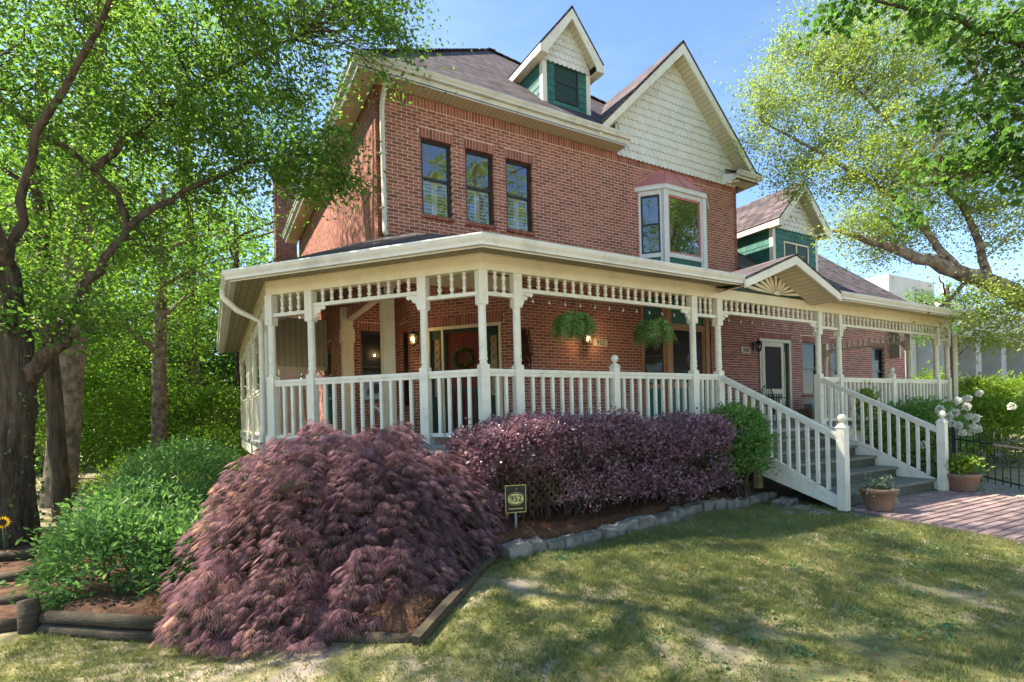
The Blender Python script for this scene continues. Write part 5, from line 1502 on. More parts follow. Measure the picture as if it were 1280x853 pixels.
# --- cut-leaf maple mound
def maple():
    c = np.array([-1.66, -.46, -.95]); base = (c[0], c[1], float(bz(c[0], c[1])))
    root = thing('japanese_maple', 'weeping cut-leaf maple mound with drooping feathery purple foliage', 'shrub', base); inv = -np.array(base)
    R_ = np.array([1.40, 1.22, 1.30]); Ls = []; gr = []; h = MB()
    # layered pads over a dome
    pads = []
    for k in range(150):
        a = RNG.uniform(0, 2 * np.pi); t = RNG.uniform(0, 1) ** .8; el = (1 - t) * math.pi / 2
        el = RNG.uniform(.0, 1.45) if k > 26 else RNG.uniform(0, .2)
        if k <= 26: a = -math.pi * .95 + k / 26 * math.pi * .9; r = 1 + RNG.normal() * .05
        # lobed plan: longer towards the front left
        k_ = 1 + .05 * math.cos(a * 3 + 1.0) + .03 * math.cos(a * 5)
        d = np.array([math.cos(a) * math.cos(el) ** .8 * k_, math.sin(a) * math.cos(el) ** .8 * k_, math.sin(max(el, -.1)) ** 1.0 if el > 0 else el])
        pads.append((c + d * R_ * r * RNG.uniform(.86, 1.0), np.array([math.cos(a), math.sin(a), 0]), el))
    for (u, v, w_) in [(440, 735, 3.75), (480, 752, 3.8), (395, 765, 3.65), (515, 725, 3.95), (350, 760, 3.75), (455, 690, 3.8), (540, 690, 4.1), (420, 782, 3.6), (500, 690, 3.95), (300, 770, 3.85), (565, 660, 4.3)]:
        p = px(u, v, w_); o_ = np.array([p[0] - c[0], p[1] - c[1], 0]); pads.append((p, o_ / np.linalg.norm(o_), .15))
    for p, out, el in pads:
        n = int(RNG.integers(75, 130)); rp = RNG.uniform(.22, .40)
        th = RNG.uniform(0, 2 * np.pi, n); rr = np.sqrt(RNG.uniform(0, 1, n)) * rp
        o_ = np.column_stack([np.cos(th) * rr, np.sin(th) * rr, -1.25 * rr ** 2 / rp * (1 + .6 * RNG.uniform(0, 1, n)) + RNG.normal(size=n) * .02])
        # tilt the pad with the dome
        slope = math.cos(el) * .75
        o_[:, 2] -= (o_[:, 0] * out[0] + o_[:, 1] * out[1]) * slope
        P = p + o_; kg = P[:, 2] > gz(P[:, 0], P[:, 1]) + .07; P, th, rr, o_ = P[kg], th[kg], rr[kg], o_[kg]; n = len(P)
        if n < 4: continue
        Fd = np.column_stack([np.cos(th), np.sin(th), 0 * th]) * .8 + out * .9 + np.array([0, 0, -.55]) + RNG.normal(size=(n, 3)) * .25
        tone = np.clip(RNG.uniform(-.2, .75) + RNG.uniform(-.05, .3, n) + .12 * rr / rp, 0, 1)
        Ls += cutleaf(P, Fd, RNG.uniform(.060, .105, n), tone, 8, .032)
        m = n // 3
        gr += cutleaf(p + o_[:m] * .8 - [0, 0, .10], Fd[:m], RNG.uniform(.05, .08, m), RNG.uniform(0, 1, m), 5)
        h.tube([np.array(q) + inv for q in bentpath((c[0], c[1], base[2] + .25), c + (p - c) * .88 - [0, 0, .10], 7, .04, .10)], lerp_r([.03, .014, .005], 7), 5, cap=False)
    # low hem that spills over the timbers
    V, F, R = joinparts(Ls); V[:, 2] = np.maximum(V[:, 2], gz(V[:, 0], V[:, 1]) + .015)
    link('foliage', npmesh('foliage', V + inv, F, M['maple'], R), root)
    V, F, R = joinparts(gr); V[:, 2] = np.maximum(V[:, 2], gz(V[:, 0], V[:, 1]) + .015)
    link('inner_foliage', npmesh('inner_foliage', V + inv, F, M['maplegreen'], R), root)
    h.tube([(0, 0, -.1), (.03, .02, .15), (0, .0, .35)], [.08, .06, .05], 8); h.build('trunk', M['twig'], root)
maple()
# --- plum-purple clipped hedge
def plumhedge():
    root = thing('plum_hedge', 'long clipped hedge of small plum purple leaves in front of the porch', 'hedge', (1.2, -.62, float(bz(1.2, -.62)))); inv = -np.array([1.2, -.62, float(bz(1.2, -.62))])
    n = 1150; Ls = []
    x = RNG.uniform(-.62, 3.06, n); a = RNG.uniform(-.9, math.pi + .35, n)
    hy, hz = .46, .41; ex = .42
    yy = -.62 - hy * np.sign(np.cos(a)) * np.abs(np.cos(a)) ** ex; zz = -.22 + hz * np.sign(np.sin(a)) * np.abs(np.sin(a)) ** ex
    zz += .05 * np.sin(x * 2.3) + .03 * np.sin(x * 5.1 + 1); yy += .05 * np.sin(x * 3.7 + 2)
    end = np.minimum((x + .62) / .28, (3.06 - x) / .30); sq = np.sqrt(np.clip(1 - (1 - np.clip(end, 0, 1)) ** 2, 0, 1)); k = .45 + .55 * sq
    yy = -.62 + (yy + .62) * k; zz = -.22 + (zz + .22) * k
    keep0 = ~((x > -.42) & (x < .22) & (zz < -.22) & (yy < -.62)); x, yy, zz = x[keep0], yy[keep0], zz[keep0]; n = len(x)
    cl = np.column_stack([x, yy, zz]); cl += RNG.normal(size=cl.shape) * .014
    keep = ~((zz < -.36) & (RNG.uniform(0, 1, n) < .48 + .25 * (vnoise(x, zz, 3, 5) > .5))); cl = cl[keep]
    out = unit(cl - np.column_stack([cl[:, 0], 0 * cl[:, 0] - .62, 0 * cl[:, 0] - .3]))
    V, F, R = leafcloud(cl, 50, .052, .036, .66, .9, .0, out=np.repeat(out * .6, 50, 0), jitter=.35)
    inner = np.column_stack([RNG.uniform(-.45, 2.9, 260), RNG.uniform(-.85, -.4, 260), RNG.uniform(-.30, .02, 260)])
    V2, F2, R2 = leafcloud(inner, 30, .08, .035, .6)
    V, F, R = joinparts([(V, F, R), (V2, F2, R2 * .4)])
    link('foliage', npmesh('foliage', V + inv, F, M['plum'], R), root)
    h = MB()
    for k in range(90):
        x_ = RNG.uniform(-.5, 2.9); s0 = np.array([x_ + RNG.normal() * .04, -.60 + RNG.normal() * .10, float(bz(x_, -.6)) - .05]); e = np.array([x_ + RNG.normal() * .28, -.62 + RNG.normal() * .25, RNG.uniform(-.35, .05)])
        h.tube([np.array(q) + inv for q in bentpath(s0, e, 6, .07)], lerp_r([.013, .008, .003], 6), 5, cap=False)
    h.build('stems', M['twig'], root)
plumhedge()
bush('glossy_shrub', 'rounded glossy green shrub leaning on the left stair railing', [((3.44, -.70, -.08), (.52, .42, .42), 230), ((3.36, -.82, -.36), (.44, .32, .26), 110)], 24, .055, .062, 'leafF', aspect=.42, stems=9, ground=float(bz(3.4, -.6)), stem_r=.016, shell=.7)
# --- azalea mass at the left
bush('azalea', 'wide low mound of bright green azalea between maple and oak', [((-3.52, .62, -1.02), (.66, .62, .50), 230), ((-3.45, 1.5, -.90), (.80, .9, .58), 250), ((-3.2, 3.2, -.72), (.85, 1.0, .66), 230), ((-3.1, 4.6, -.66), (.85, 1.0, .70), 200), ((-2.95, .35, -1.0), (.55, .5, .46), 130)], 30, .075, .058, 'leafE', aspect=.42, stems=7, ground=-1.3, shell=.82, base=(-3.4, 1.6, float(bz(-3.4, 1.6))))
bush('azalea', 'bright sunlit low azalea behind the larger mound, near the wood', [((-3.6, 7.2, -.85), (1.3, .9, .5), 150)], 34, .10, .06, 'leafG', aspect=.42, stems=6, ground=-1.3)
# --- right-hand shrubs
def flowerbush():
    # heads sit on the camera side of the bush
    r = bush('snowball_bush', 'flowering shrub with round white flower heads behind the stair railing', [((9.4, -.30, -.30), (1.0, .75, .72), 210), ((10.5, -.1, -.35), (.9, .8, .62), 170), ((8.5, -.15, -.5), (.6, .5, .55), 90)], 30, .10, .075, 'leafF', aspect=.5, stems=8, shell=.7)
    bx_, by_, bz_ = r.location
    for k, (u, v) in enumerate([(1175, 512), (1194, 516), (1208, 509), (1210, 498), (1190, 529), (1198, 532), (1211, 521), (1224, 492), (1217, 533), (1222, 537), (1213, 541), (1203, 541), (1186, 521), (1265, 508), (1197, 501), (1205, 500), (1154, 556), (1220, 523)]):
        w_ = 9.15 + .35 * math.sin(k * 2.1); c = px(u, v, w_); n = 110; d = rdir(n); R_ = RNG.uniform(.035, .06)
        V, F, R = leaves(d * R_ * .8 + (c - np.array([bx_, by_, bz_])), d + RNG.normal(size=(n, 3)) * .6, .032, .9)
        link('flower_head', npmesh('flower_head', V, F, M['petal'], R), r)
flowerbush()
bush('lime_shrub', 'loose lime green shrub spreading beyond the white flower heads', [((12.0, -.8, -.35), (1.3, .9, .7), 220), ((13.2, .2, -.15), (1.2, .9, .75), 180)], 30, .12, .08, 'leafG', stems=7)
bush('round_shrub', 'tight rounded bright green shrub in front of the white building', [((16.2, 1.2, .15), (1.0, .9, .95), 220)], 34, .10, .07, 'leafG', stems=7)
bush('porch_vine', 'leafy vine growing up the railing right of the steps', [((7.9, -.12, .1), (.28, .12, .55), 60), ((9.9, -.35, .0), (.6, .25, .35), 70)], 20, .07, .06, 'leafG', stems=6)
bush('low_shrub', 'low leafy shrub beyond the far end of the porch', [((11.4, .6, -.5), (.9, .7, .5), 120), ((14.0, 2.2, -.4), (1.2, .8, .6), 130)], 30, .11, .07, 'leafF', stems=6)
bush('ground_ivy', 'dark leafy clump beside the far flower pot', [((7.25, -1.72, -.82), (.36, .26, .2), 90)], 22, .06, .05, 'leafE', stems=5)

# --- right oak with long limbs
lR = [tuple(px(1400, 470, 11.6)), tuple(px(1330, 410, 11.4)), tuple(px(1280, 375, 11.2)), tuple(px(1230, 350, 11.0)), tuple(px(1180, 335, 11.0)), tuple(px(1100, 305, 11.2)), tuple(px(1040, 288, 11.6))]
lR2 = [tuple(px(1235, 352, 11.0)), tuple(px(1210, 270, 11.4)), tuple(px(1150, 200, 11.8)), tuple(px(1080, 120, 12.2)), tuple(px(1000, 60, 12.6))]
lR3 = [tuple(px(1300, 385, 11.2)), tuple(px(1290, 250, 11.4)), tuple(px(1240, 130, 11.6)), tuple(px(1180, 30, 12))]
lR4 = [tuple(px(1200, 342, 11.0)), tuple(px(1130, 260, 11.6)), tuple(px(1040, 200, 12.2)), tuple(px(950, 150, 12.6))]
lR5 = [tuple(px(1215, 345, 11.0)), tuple(px(1180, 380, 11.2)), tuple(px(1140, 400, 11.6)), tuple(px(1110, 410, 12.0))]
tb = px(1560, 640, 11.6); tb = np.array([tb[0], tb[1], float(gz(tb[0], tb[1])) - .1])
cls = [clusters(px(u, v, w_), r_, n, .15) for u, v, w_, r_, n in [(1020, 90, 12.5, (1.5, 1.2, 1.4), 70), (960, 140, 12.6, (.6, .6, 1.1), 26), (1100, 60, 12.2, (1.8, 1.2, 1.2), 80), (1200, 80, 11.8, (1.8, 1.2, 1.5), 80), (1080, 190, 12.0, (1.8, 1.2, 1.1), 80), (1180, 210, 11.6, (1.6, 1.0, 1.1), 70), (1260, 250, 11.2, (1.2, 1.0, 1.2), 50), (1000, 210, 12.8, (.8, .6, .6), 24), (1110, 290, 11.6, (1.5, .8, .6), 50), (1235, 395, 11.0, (1.2, .8, .7), 70), (1130, 375, 11.8, (.8, .5, .35), 22)]]
cl = keepout(np.concatenate(cls), .1)
u_, v_, w_ = vis(cl); cl = cl[u_ > 925 + np.maximum(0, 60 - v_) * .5]
tree('oak_tree', 'oak with a thick mottled limb and sparse yellow green young leaves', [tuple(tb), tuple((tb + np.array(lR[0])) / 2 + [.1, 0, 0]), lR[0], tuple(np.array(lR[0]) + [.2, -.3, 2.5])], [.5, .42, .38, .25],
     [(lR, [.3, .24, .20, .17, .14, .08, .035]), (lR2, [.09, .06, .045, .03, .012]), (lR3, [.10, .075, .05, .025]), (lR4, [.09, .06, .04, .015]), (lR5, [.05, .035, .025, .012])],
     cl, 170, .28, .060, 'leafC', bark='barkpale', twigs=1.0, flat=.6, twig_r=.010)
# --- near branch of a maple hanging in at the upper right
tk = px(1750, 640, 6.0); tk = np.array([tk[0], tk[1], float(gz(tk[0], tk[1])) - .1])
lM = [tuple(tk + [0, 0, 4.2]), tuple(px(1450, 80, 6.6)), tuple(px(1300, 60, 6.7)), tuple(px(1180, 20, 6.7)), tuple(px(1040, -10, 6.8))]
lM2 = [tuple(px(1450, 80, 6.6)), tuple(px(1330, 170, 6.4)), tuple(px(1240, 215, 6.4)), tuple(px(1170, 225, 6.5))]
cls = [clusters(px(u, v, w_), r_, n, .1) for u, v, w_, r_, n in [(1060, 8, 6.8, (.42, .3, .16), 14), (1150, 15, 6.7, (.5, .3, .22), 20), (1250, 40, 6.6, (.5, .4, .4), 30), (1270, 120, 6.5, (.42, .4, .45), 26), (1240, 185, 6.4, (.45, .3, .3), 22), (1190, 215, 6.5, (.35, .3, .16), 12), (1300, 220, 6.3, (.4, .3, .3), 18), (1200, 130, 6.6, (.35, .3, .25), 10), (1150, 262, 6.6, (.25, .2, .08), 4), (1360, 60, 6.4, (.7, .6, .8), 30)]]
tree('maple_tree', 'maple with large lobed dark green leaves hanging beside the sparse oak', [tuple(tk), tuple(tk + [0, 0, 2]), tuple(tk + [0, 0, 4.2]), tuple(tk + [.1, 0, 6])], [.22, .18, .15, .1], [(lM, [.10, .06, .04, .025, .012]), (lM2, [.05, .03, .02, .01])],
     np.concatenate(cls), 17, .17, .080, 'leafD', twigs=.9, aspect=.85, flat=.7, droop=.5, palm=True)
# --- trees across the street, met only as reflections in the windows and as the shade they throw
for lb, x, y, h in (('tall street tree mirrored in the upper bay window', 2.5, -18, 20), ('tall street tree mirrored in the three upper windows', -8.5, -16, 20), ('tall street tree across from the storm door', 13, -18, 19)):
    wood_tree(lb, x, y, h, .25, [((x, y, h * .60), (5.2, 3.0, 7.5), 260)], per=40, size=.26, leaf='leafC', spread=.45, name='street_tree', tw=.2)
# ------------------------------------------------------------------ objects on and around the porch
M['terra'] = mat('weathered_terracotta', (.27, .165, .11), (.20, .125, .085), rough=.9, scale=7, bump=.3, dirt=(.36, .29, .22), dirt_scale=5, dirt_amt=.6)
M['terrared'] = mat('red_terracotta', (.32, .12, .06), (.25, .09, .05), rough=.9, scale=7, dirt=(.35, .25, .18), dirt_scale=5, dirt_amt=.5)
M['plaque'] = mat('pale_number_plaque', (.66, .58, .46), (.60, .52, .41), rough=.6, scale=10)
M['gold'] = mat('gold_lettering', (.55, .43, .13), (.50, .38, .11), rough=.4, scale=20)
M['cremeoval'] = mat('yellow_oval', (.68, .60, .24), (.64, .56, .22), rough=.5, scale=20)
M['black'] = mat('black_enamel', (.018, .02, .018), (.022, .025, .022), rough=.35, scale=20)
M['ink'] = mat('black_numerals', (.012, .012, .012), (.015, .015, .015), rough=.5, scale=20)
M['bulb'] = mat('frosted_bulb', (.45, .43, .38), (.40, .38, .33), rough=.25, scale=20)
M['bluegrey'] = mat('blue_grey_wood', (.25, .31, .33), (.20, .25, .27), rough=.8, scale=9)
M['vine'] = mat('dried_vine', (.09, .045, .03), (.05, .028, .02), rough=.95, scale=20)

def text_mesh(s, size, m, depth=.002):
    c = bpy.data.curves.new('numerals', 'FONT'); c.body = s; c.size = size; c.extrude = depth; c.align_x = 'CENTER'; c.align_y = 'CENTER'
    o = bpy.data.objects.new('numerals', c); COL.objects.link(o)
    dg = bpy.context.evaluated_depsgraph_get(); me = bpy.data.meshes.new_from_object(o.evaluated_get(dg)); me.name = 'numerals'
    bpy.data.objects.remove(o); bpy.data.curves.remove(c); me.materials.clear(); me.materials.append(m); return me
def plaque(label, s, x, z, w=.40, h=.17):
    t = thing('number_plaque', label, 'sign', (x, HY - .03, z))
    MB().box(-w / 2, w / 2, 0, .018, -h / 2, h / 2).build('plate', M['plaque'], t)
    o = link('numerals', text_mesh(s, .17, M['ink']), t, loc=(0, -.003, 0)); o.rotation_euler = (math.pi / 2, 0, 0)
plaque('cream plaque reading 952 on the porch brick wall beside a lit lantern', '952', 5.09, 1.965)
plaque('cream plaque reading 960 on the brick wall left of the storm door', '960', 10.22, 1.995)
# yard sign
yx, yy = -.16, -.95; yz = float(bz(yx, yy))
t = thing('yard_sign', 'small black and gold 952 sign on a stake in the pine straw', 'sign', (yx, yy, yz))
t.rotation_euler = (0, 0, -.25)
g = MB(); g.box(-.011, .011, -.006, .006, -.1, .22); g.build('stake', M['bluegrey'], t)
g = MB(); g.box(-.105, .105, -.016, -.007, .16, .43); g.build('plate', M['black'], t)
g = MB()
for (a, b, c, d) in ((-.108, -.100, .157, .433), (.100, .108, .157, .433), (-.1, .1, .157, .165), (-.1, .1, .425, .433)): g.box(a, b, -.019, -.0065, c, d)
g.build('border', M['gold'], t)
def oval(cx, cz, rx, rz, y0, y1, n=28): return MB().prism([(cx + rx * math.cos(a), y0, cz + rz * math.sin(a)) for a in np.linspace(0, 2 * math.pi, n, endpoint=False)], [(cx + rx * math.cos(a), y1, cz + rz * math.sin(a)) for a in np.linspace(0, 2 * math.pi, n, endpoint=False)])
oval(0, .295, .082, .052, -.021, -.0155).build('oval', M['cremeoval'], t)
o = link('numerals', text_mesh('952', .085, M['ink']), t, loc=(0, -.0225, .295)); o.rotation_euler = (math.pi / 2, 0, 0)
g = MB()
for s in (1, -1): g.tube([(.09 * math.cos(a), -.018, .295 + s * .062 * math.sin(a)) for a in np.linspace(.35, math.pi - .35, 12)], .0035, 4)
g.box(-.075, .075, -.018, -.0155, .193, .203); g.tube([(.0, -.018, .405), (.012, -.018, .395), (.0, -.018, .385)], .004, 5); g.build('emblem', M['gold'], t)

def lantern(label, F, u, z, lit):
    p = F.p(u, .012, z); t = thing('wall_lantern', label, 'lantern', p)
    n = np.array([F.n[0], F.n[1], 0]); c = n * .14
    g = MB(); g.fbox(Fr((0, 0), math.atan2(F.u[1], F.u[0])), -.05, .05, 0, .02, -.13, .10)
    g.tube([tuple(n * .02 + [0, 0, .0]), tuple(n * .08 + [0, 0, .10]), tuple(n * .14 + [0, 0, .17])], .010, 6)
    g.build('bracket', M['iron'], t)
    g = MB(); g.lathe((c[0], c[1], .05), [(.10, 0), (.085, .03), (.045, .07), (.02, .085), (.012, .12)], 6); g.lathe((c[0], c[1], -.20), [(.02, 0), (.055, .03), (.06, .045)], 6)
    for k in range(6):
        a = math.pi / 3 * (k + .5); g.bar((c[0] + .058 * math.cos(a), c[1] + .058 * math.sin(a), -.158), (c[0] + .09 * math.cos(a), c[1] + .09 * math.sin(a), .052), .010)
    g.build('cage', M['iron'], t)
    g = MB(); g.lathe((c[0], c[1], -.152), [(.05, 0), (.082, .198)], 6); g.build('glass', M['lampoff'], t)
    g = MB(); g.lathe((c[0], c[1], -.12), [(.012, 0), (.022, .03), (.024, .08), (.012, .11)], 8); g.build('bulb', M['lampglass' if lit else 'bulb'], t)
    if lit:
        ld = bpy.data.lights.new('lantern_light', 'POINT'); ld.energy = 3.0; ld.color = (1, .62, .28); ld.shadow_soft_size = .03
        lo = bpy.data.objects.new('lantern_light', ld); COL.objects.link(lo); lo.parent = t; lo.location = (c[0] + n[0] * .11, c[1] + n[1] * .11, -.05)
lantern('lit black carriage lantern on brick left of the red door', FD, .14, 2.12, True)
lantern('lit black carriage lantern left of the 952 plaque', FF, 4.62 - HX, 2.08, True)
lantern('unlit black carriage lantern beside the storm door', FF, 10.60 - HX, 2.14, False)
# wreath on the red door
uc = (d0 + d1) / 2; wc = FD.p(uc, .0, 1.60); t = thing('door_wreath', 'round dark leafy wreath hanging on the red door', 'wreath', wc)
e = np.array([FD.u[0], FD.u[1], 0]); n_ = np.array([FD.n[0], FD.n[1], 0]); n = 420; a = RNG.uniform(0, 6.28, n)
dirs = np.cos(a)[:, None] * e + np.sin(a)[:, None] * np.array([0, 0, 1]); P = dirs * .20 + RNG.normal(size=(n, 3)) * .018 + n_ * .03
V, F, R = leaves(P, dirs * RNG.uniform(-.5, 1, (n, 1)) + n_ * .7 + RNG.normal(size=(n, 3)) * .5, .06, .4)
link('leaves', npmesh('leaves', V, F, M['leafD'], R), t)
g = MB(); g.tube([tuple(.20 * (math.cos(b) * e + math.sin(b) * np.array([0, 0, 1])) + n_ * .0) for b in np.linspace(0, 2 * math.pi, 25)], .018, 6); g.build('ring', M['vine'], t)
# dried vine swag
t = thing('vine_swag', 'dark dried vine swag hanging down the brick beside the porch post', 'wall hanging', (3.02, HY - .03, 1.75)); g = MB()
for k in range(26):
    x = RNG.normal() * .05; g.tube([(x, -.01, .42), (x + RNG.normal() * .06, -.03 - RNG.uniform(0, .04), .1), (x + RNG.normal() * .10, -.03, -.35 + RNG.normal() * .12)], .009, 5)
g.build('stems', M['vine'], t)
n = 160; P = np.column_stack([RNG.normal(size=n) * .09, RNG.uniform(-.08, -.01, n), RNG.uniform(-.45, .35, n)]); V, F, R = leaves(P, rdir(n), .06, .5); link('leaves', npmesh('leaves', V, F, M['vine'], R), t)
# hanging ferns
def fern(label, x, y, zt):
    t = thing('hanging_fern', label, 'hanging plant', (x, y, zt), 'hanging ferns between the porch posts')
    g = MB(); g.lathe((0, 0, -.47), [(.05, 0), (.10, .05), (.125, .13), (.13, .14)], 14); g.build('basket', M['vine'], t)
    g = MB()
    for k in range(3):
        a = k * 2.094 + .4; g.tube([(.125 * math.cos(a), .125 * math.sin(a), -.335), (0, 0, -.06)], .0035, 4)
    g.tube([(0, 0, -.06), (0, 0, .0)], .004, 4); g.build('hanger', M['iron'], t)
    Ls = []
    for k in range(150):
        a = RNG.uniform(0, 6.28); L_ = RNG.uniform(.28, .58); e0 = RNG.uniform(.5, 1.55); m = 16
        s = np.linspace(0, 1, m); th = e0 - np.minimum(1, s * 1.9) * (e0 + RNG.uniform(1.1, 1.56)); dr = np.cumsum(np.cos(th)) / m * L_; dz = np.cumsum(np.sin(th)) / m * L_
        c = np.column_stack([np.cos(a) * (.03 + dr), np.sin(a) * (.03 + dr), -.30 + dz]); sd_ = np.array([-math.sin(a), math.cos(a), 0]); fw_ = np.column_stack([np.cos(a) * np.cos(th), np.sin(a) * np.cos(th), np.sin(th)])
        sz = .062 * np.sin(np.pi * (.12 + .86 * s)) + .008
        tone = np.full(m, RNG.uniform(0, .8)) + RNG.uniform(0, .2, m)
        for sg in (-1, 1):
            Ls.append(leaves(c, sd_ * sg + fw_ * .45 + RNG.normal(size=(m, 3)) * .12, sz, .34, rnd=tone, jit=.1))
    V, F, R = joinparts(Ls); link('fronds', npmesh('fronds', V, F, M['fern'], R), t)
fern('lush hanging fern in front of the lit lantern and 952 plaque', 1.30, .0, 1.82)
fern('lush hanging fern in front of the ground floor bay window', 2.68, .0, 1.82)
# string of bulbs under the spindle rails
t = thing('string_lights', 'string of small bulbs looped under the porch spindle rails', 'string lights', (.5, 0, 1.8)); inv = np.array([-.5, 0, -1.8]); wire = MB(); bulbs = []
for (a, b, n) in ((.55, 3.42, 12), (4.1, 6.58, 9), (7.35, 10.95, 12)):
    pts = []
    for k in range(n * 4 + 1):
        x = a + (b - a) * k / (n * 4); z = 1.79 - .05 * abs(math.sin(math.pi * k / 8)) - .012; pts.append((x + inv[0], -.045, z + inv[2]))
        if k % 4 == 2: bulbs.append((x + inv[0], -.045, z + inv[2]))
    wire.tube(pts, .003, 4)
wire.build('wire', M['iron'], t)
bm_ = MB(); bm_.lathe((0, 0, -.085), [(.003, .035), (.012, .042), (.014, .052), (.010, .064), (.007, .070), (.007, .085)], 8); bme = bm_.mesh('bulb', M['bulb'])
for q in bulbs: link('bulb', bme, t, loc=q)
# flower pots
def pot(label, x, y, r=.20, h=.28, m='terra', leaf='silver', z=None, nl=60, trail=.3, name='flower_pot', lsize=.035, hgt=.12):
    z = walk_z(y) + .013 if z is None else z
    t = thing(name, label, 'plant pot', (x, y, z))
    g = MB(); g.lathe((0, 0, 0), [(r * .66, 0), (r * .70, .02), (r * .93, h - .055), (r * 1.0, h - .05), (r * 1.03, h - .01), (r * 1.0, h), (r * .9, h), (r * .88, h - .04)], 22); g.build('pot', M[m], t)
    g = MB(); g.lathe((0, 0, h - .045), [(r * .87, 0), (r * .5, .01)], 16); g.build('soil', M['mulch'], t)
    Ls = []; st_ = MB()
    for k in range(nl):
        a = RNG.uniform(0, 6.28); L_ = RNG.uniform(.4, 1.25) * r * (1 + trail); m_ = 12; s = np.linspace(.05, 1, m_)
        zz = h + hgt * np.sin(np.pi * s * .62) * RNG.uniform(.4, 1.3) - trail * .5 * s ** 2.5 * (L_ > r * .9)
        c = np.column_stack([np.cos(a) * L_ * s, np.sin(a) * L_ * s, zz]); Ls.append(leaves(c, RNG.normal(size=(m_, 3)) + [0, 0, .3], lsize, .7))
        st_.tube([tuple(q) for q in c[::3]], .003, 4, cap=False)
    V, F, R = joinparts(Ls); link('plant', npmesh('plant', V, F, M[leaf], R), t); st_.build('stems', M['leafE'], t) if False else None
    return t
pot('clay pot with trailing silvery plant at the foot of the left stair newel', 4.37, -2.06, .205, .27, leaf='silver', nl=46, trail=.35)
pot('clay pot of bushy bright green leaves at the foot of the right stair newel', 6.83, -1.98, .22, .26, leaf='leafG', nl=80, trail=.12, hgt=.2, lsize=.05)
oz = float(gz(-5.1, 2.1)) + .10
pot('red clay pot by the massive oak beside the timber steps', -5.12, 2.1, .22, .25, m='terrared', leaf='leafG', z=oz, nl=30, trail=.05, hgt=.2, lsize=.04)
t = thing('sunflower', 'single yellow sunflower ornament beside the red clay pot', 'flower', (-4.82, 2.35, float(gz(-4.82, 2.35)))); g = MB(); g.tube([(0, 0, -.05), (.01, 0, .3), (0, -.02, .55)], .008, 5); g.build('stem', M['leafE'], t)
dv = unit((CAM - np.array([-4.82, 2.35, -.8]))[None])[0]; ex_ = unit(np.cross(dv, [0, 0, 1])[None])[0]; ey_ = np.cross(ex_, dv)
aa = np.linspace(0, 2 * np.pi, 16, endpoint=False); pd_ = np.cos(aa)[:, None] * ex_ + np.sin(aa)[:, None] * ey_
V, F, R = leaves(pd_ * .03 + [0, -.02, .56], pd_, .042, .4, up=np.tile(dv, (16, 1)), jit=.1); M['sunpetal'] = leafmat('yellow_petal', (.62, .36, .02), (.7, .45, .03)); link('petals', npmesh('petals', V, F, M['sunpetal'], R), t)
g = MB(); g.add([tuple(pd_[k] * .032 + np.array([0, -.02, .56]) + dv * .006) for k in range(16)], [tuple(range(16))]); g.build('disc', M['vine'], t)
# iron fence
fa, fb = np.array([8.85, -1.12]), np.array([6.95, -3.35]); t = thing('iron_fence', 'low black iron picket fence beside the brick walk', 'fence', (fa[0], fa[1], float(gz(*fa))))
inv = -np.array([fa[0], fa[1], float(gz(*fa))]); n = 17
pk = MB(); pk.lathe((0, 0, -.08), [(.008, 0), (.008, .82), (.016, .83), (.008, .85), (.012, .87), (.002, .92)], 6); pk = pk.mesh('picket', M['iron'])
zf = lambda p: float(gz(*p))
for k in range(1, n + 1): p = fa + (fb - fa) * k / n; link('picket', pk, t, loc=(p[0] + inv[0], p[1] + inv[1], zf(p) + inv[2]))
for hh in (.10, .66): g = MB(); g.bar((0, 0, hh), (fb[0] + inv[0], fb[1] + inv[1], zf(fb) + inv[2] + hh), .014, .026); g.build('fence_rail', M['iron'], t)
g = MB(); g.bar((0, 0, -.1), (0, 0, .86), .06, .06); g.lathe((0, 0, .86), [(.045, 0), (.02, .03), (.025, .05), (.004, .08)], 8); g.build('fence_post', M['iron'], t)
# birdhouse on a planter beside the storm door
t = thing('planter_box', 'brick red planter box standing between post and storm door', 'planter', (12.62, HY - .42, 0)); g = MB(); g.box(-.36, .36, -.2, .2, 0, .28); g.box(-.38, .38, -.22, .22, .28, .33); g.build('box', M['terra'], t)
t = thing('birdhouse', 'small blue grey birdhouse on the planter box by the storm door', 'birdhouse', (12.55, HY - .42, .33)); g = MB(); g.prism([(-.16, -.12, 0), (.16, -.12, 0), (.16, -.12, .16), (0, -.12, .32), (-.16, -.12, .16)], [(-.16, .12, 0), (.16, .12, 0), (.16, .12, .16), (0, .12, .32), (-.16, .12, .16)]); g.build('house_body', M['bluegrey'], t)
g = MB(); slab(g, [(0, -.15, .345), (.21, -.15, .135), (.21, .15, .135), (0, .15, .345)], .02); slab(g, [(0, -.15, .345), (-.21, -.15, .135), (-.21, .15, .135), (0, .15, .345)], .02); g.build('roof', M['gutter'], t); oval(0, .14, .035, .035, -.123, -.119, 12).build('entrance_hole', M['ink'], t)
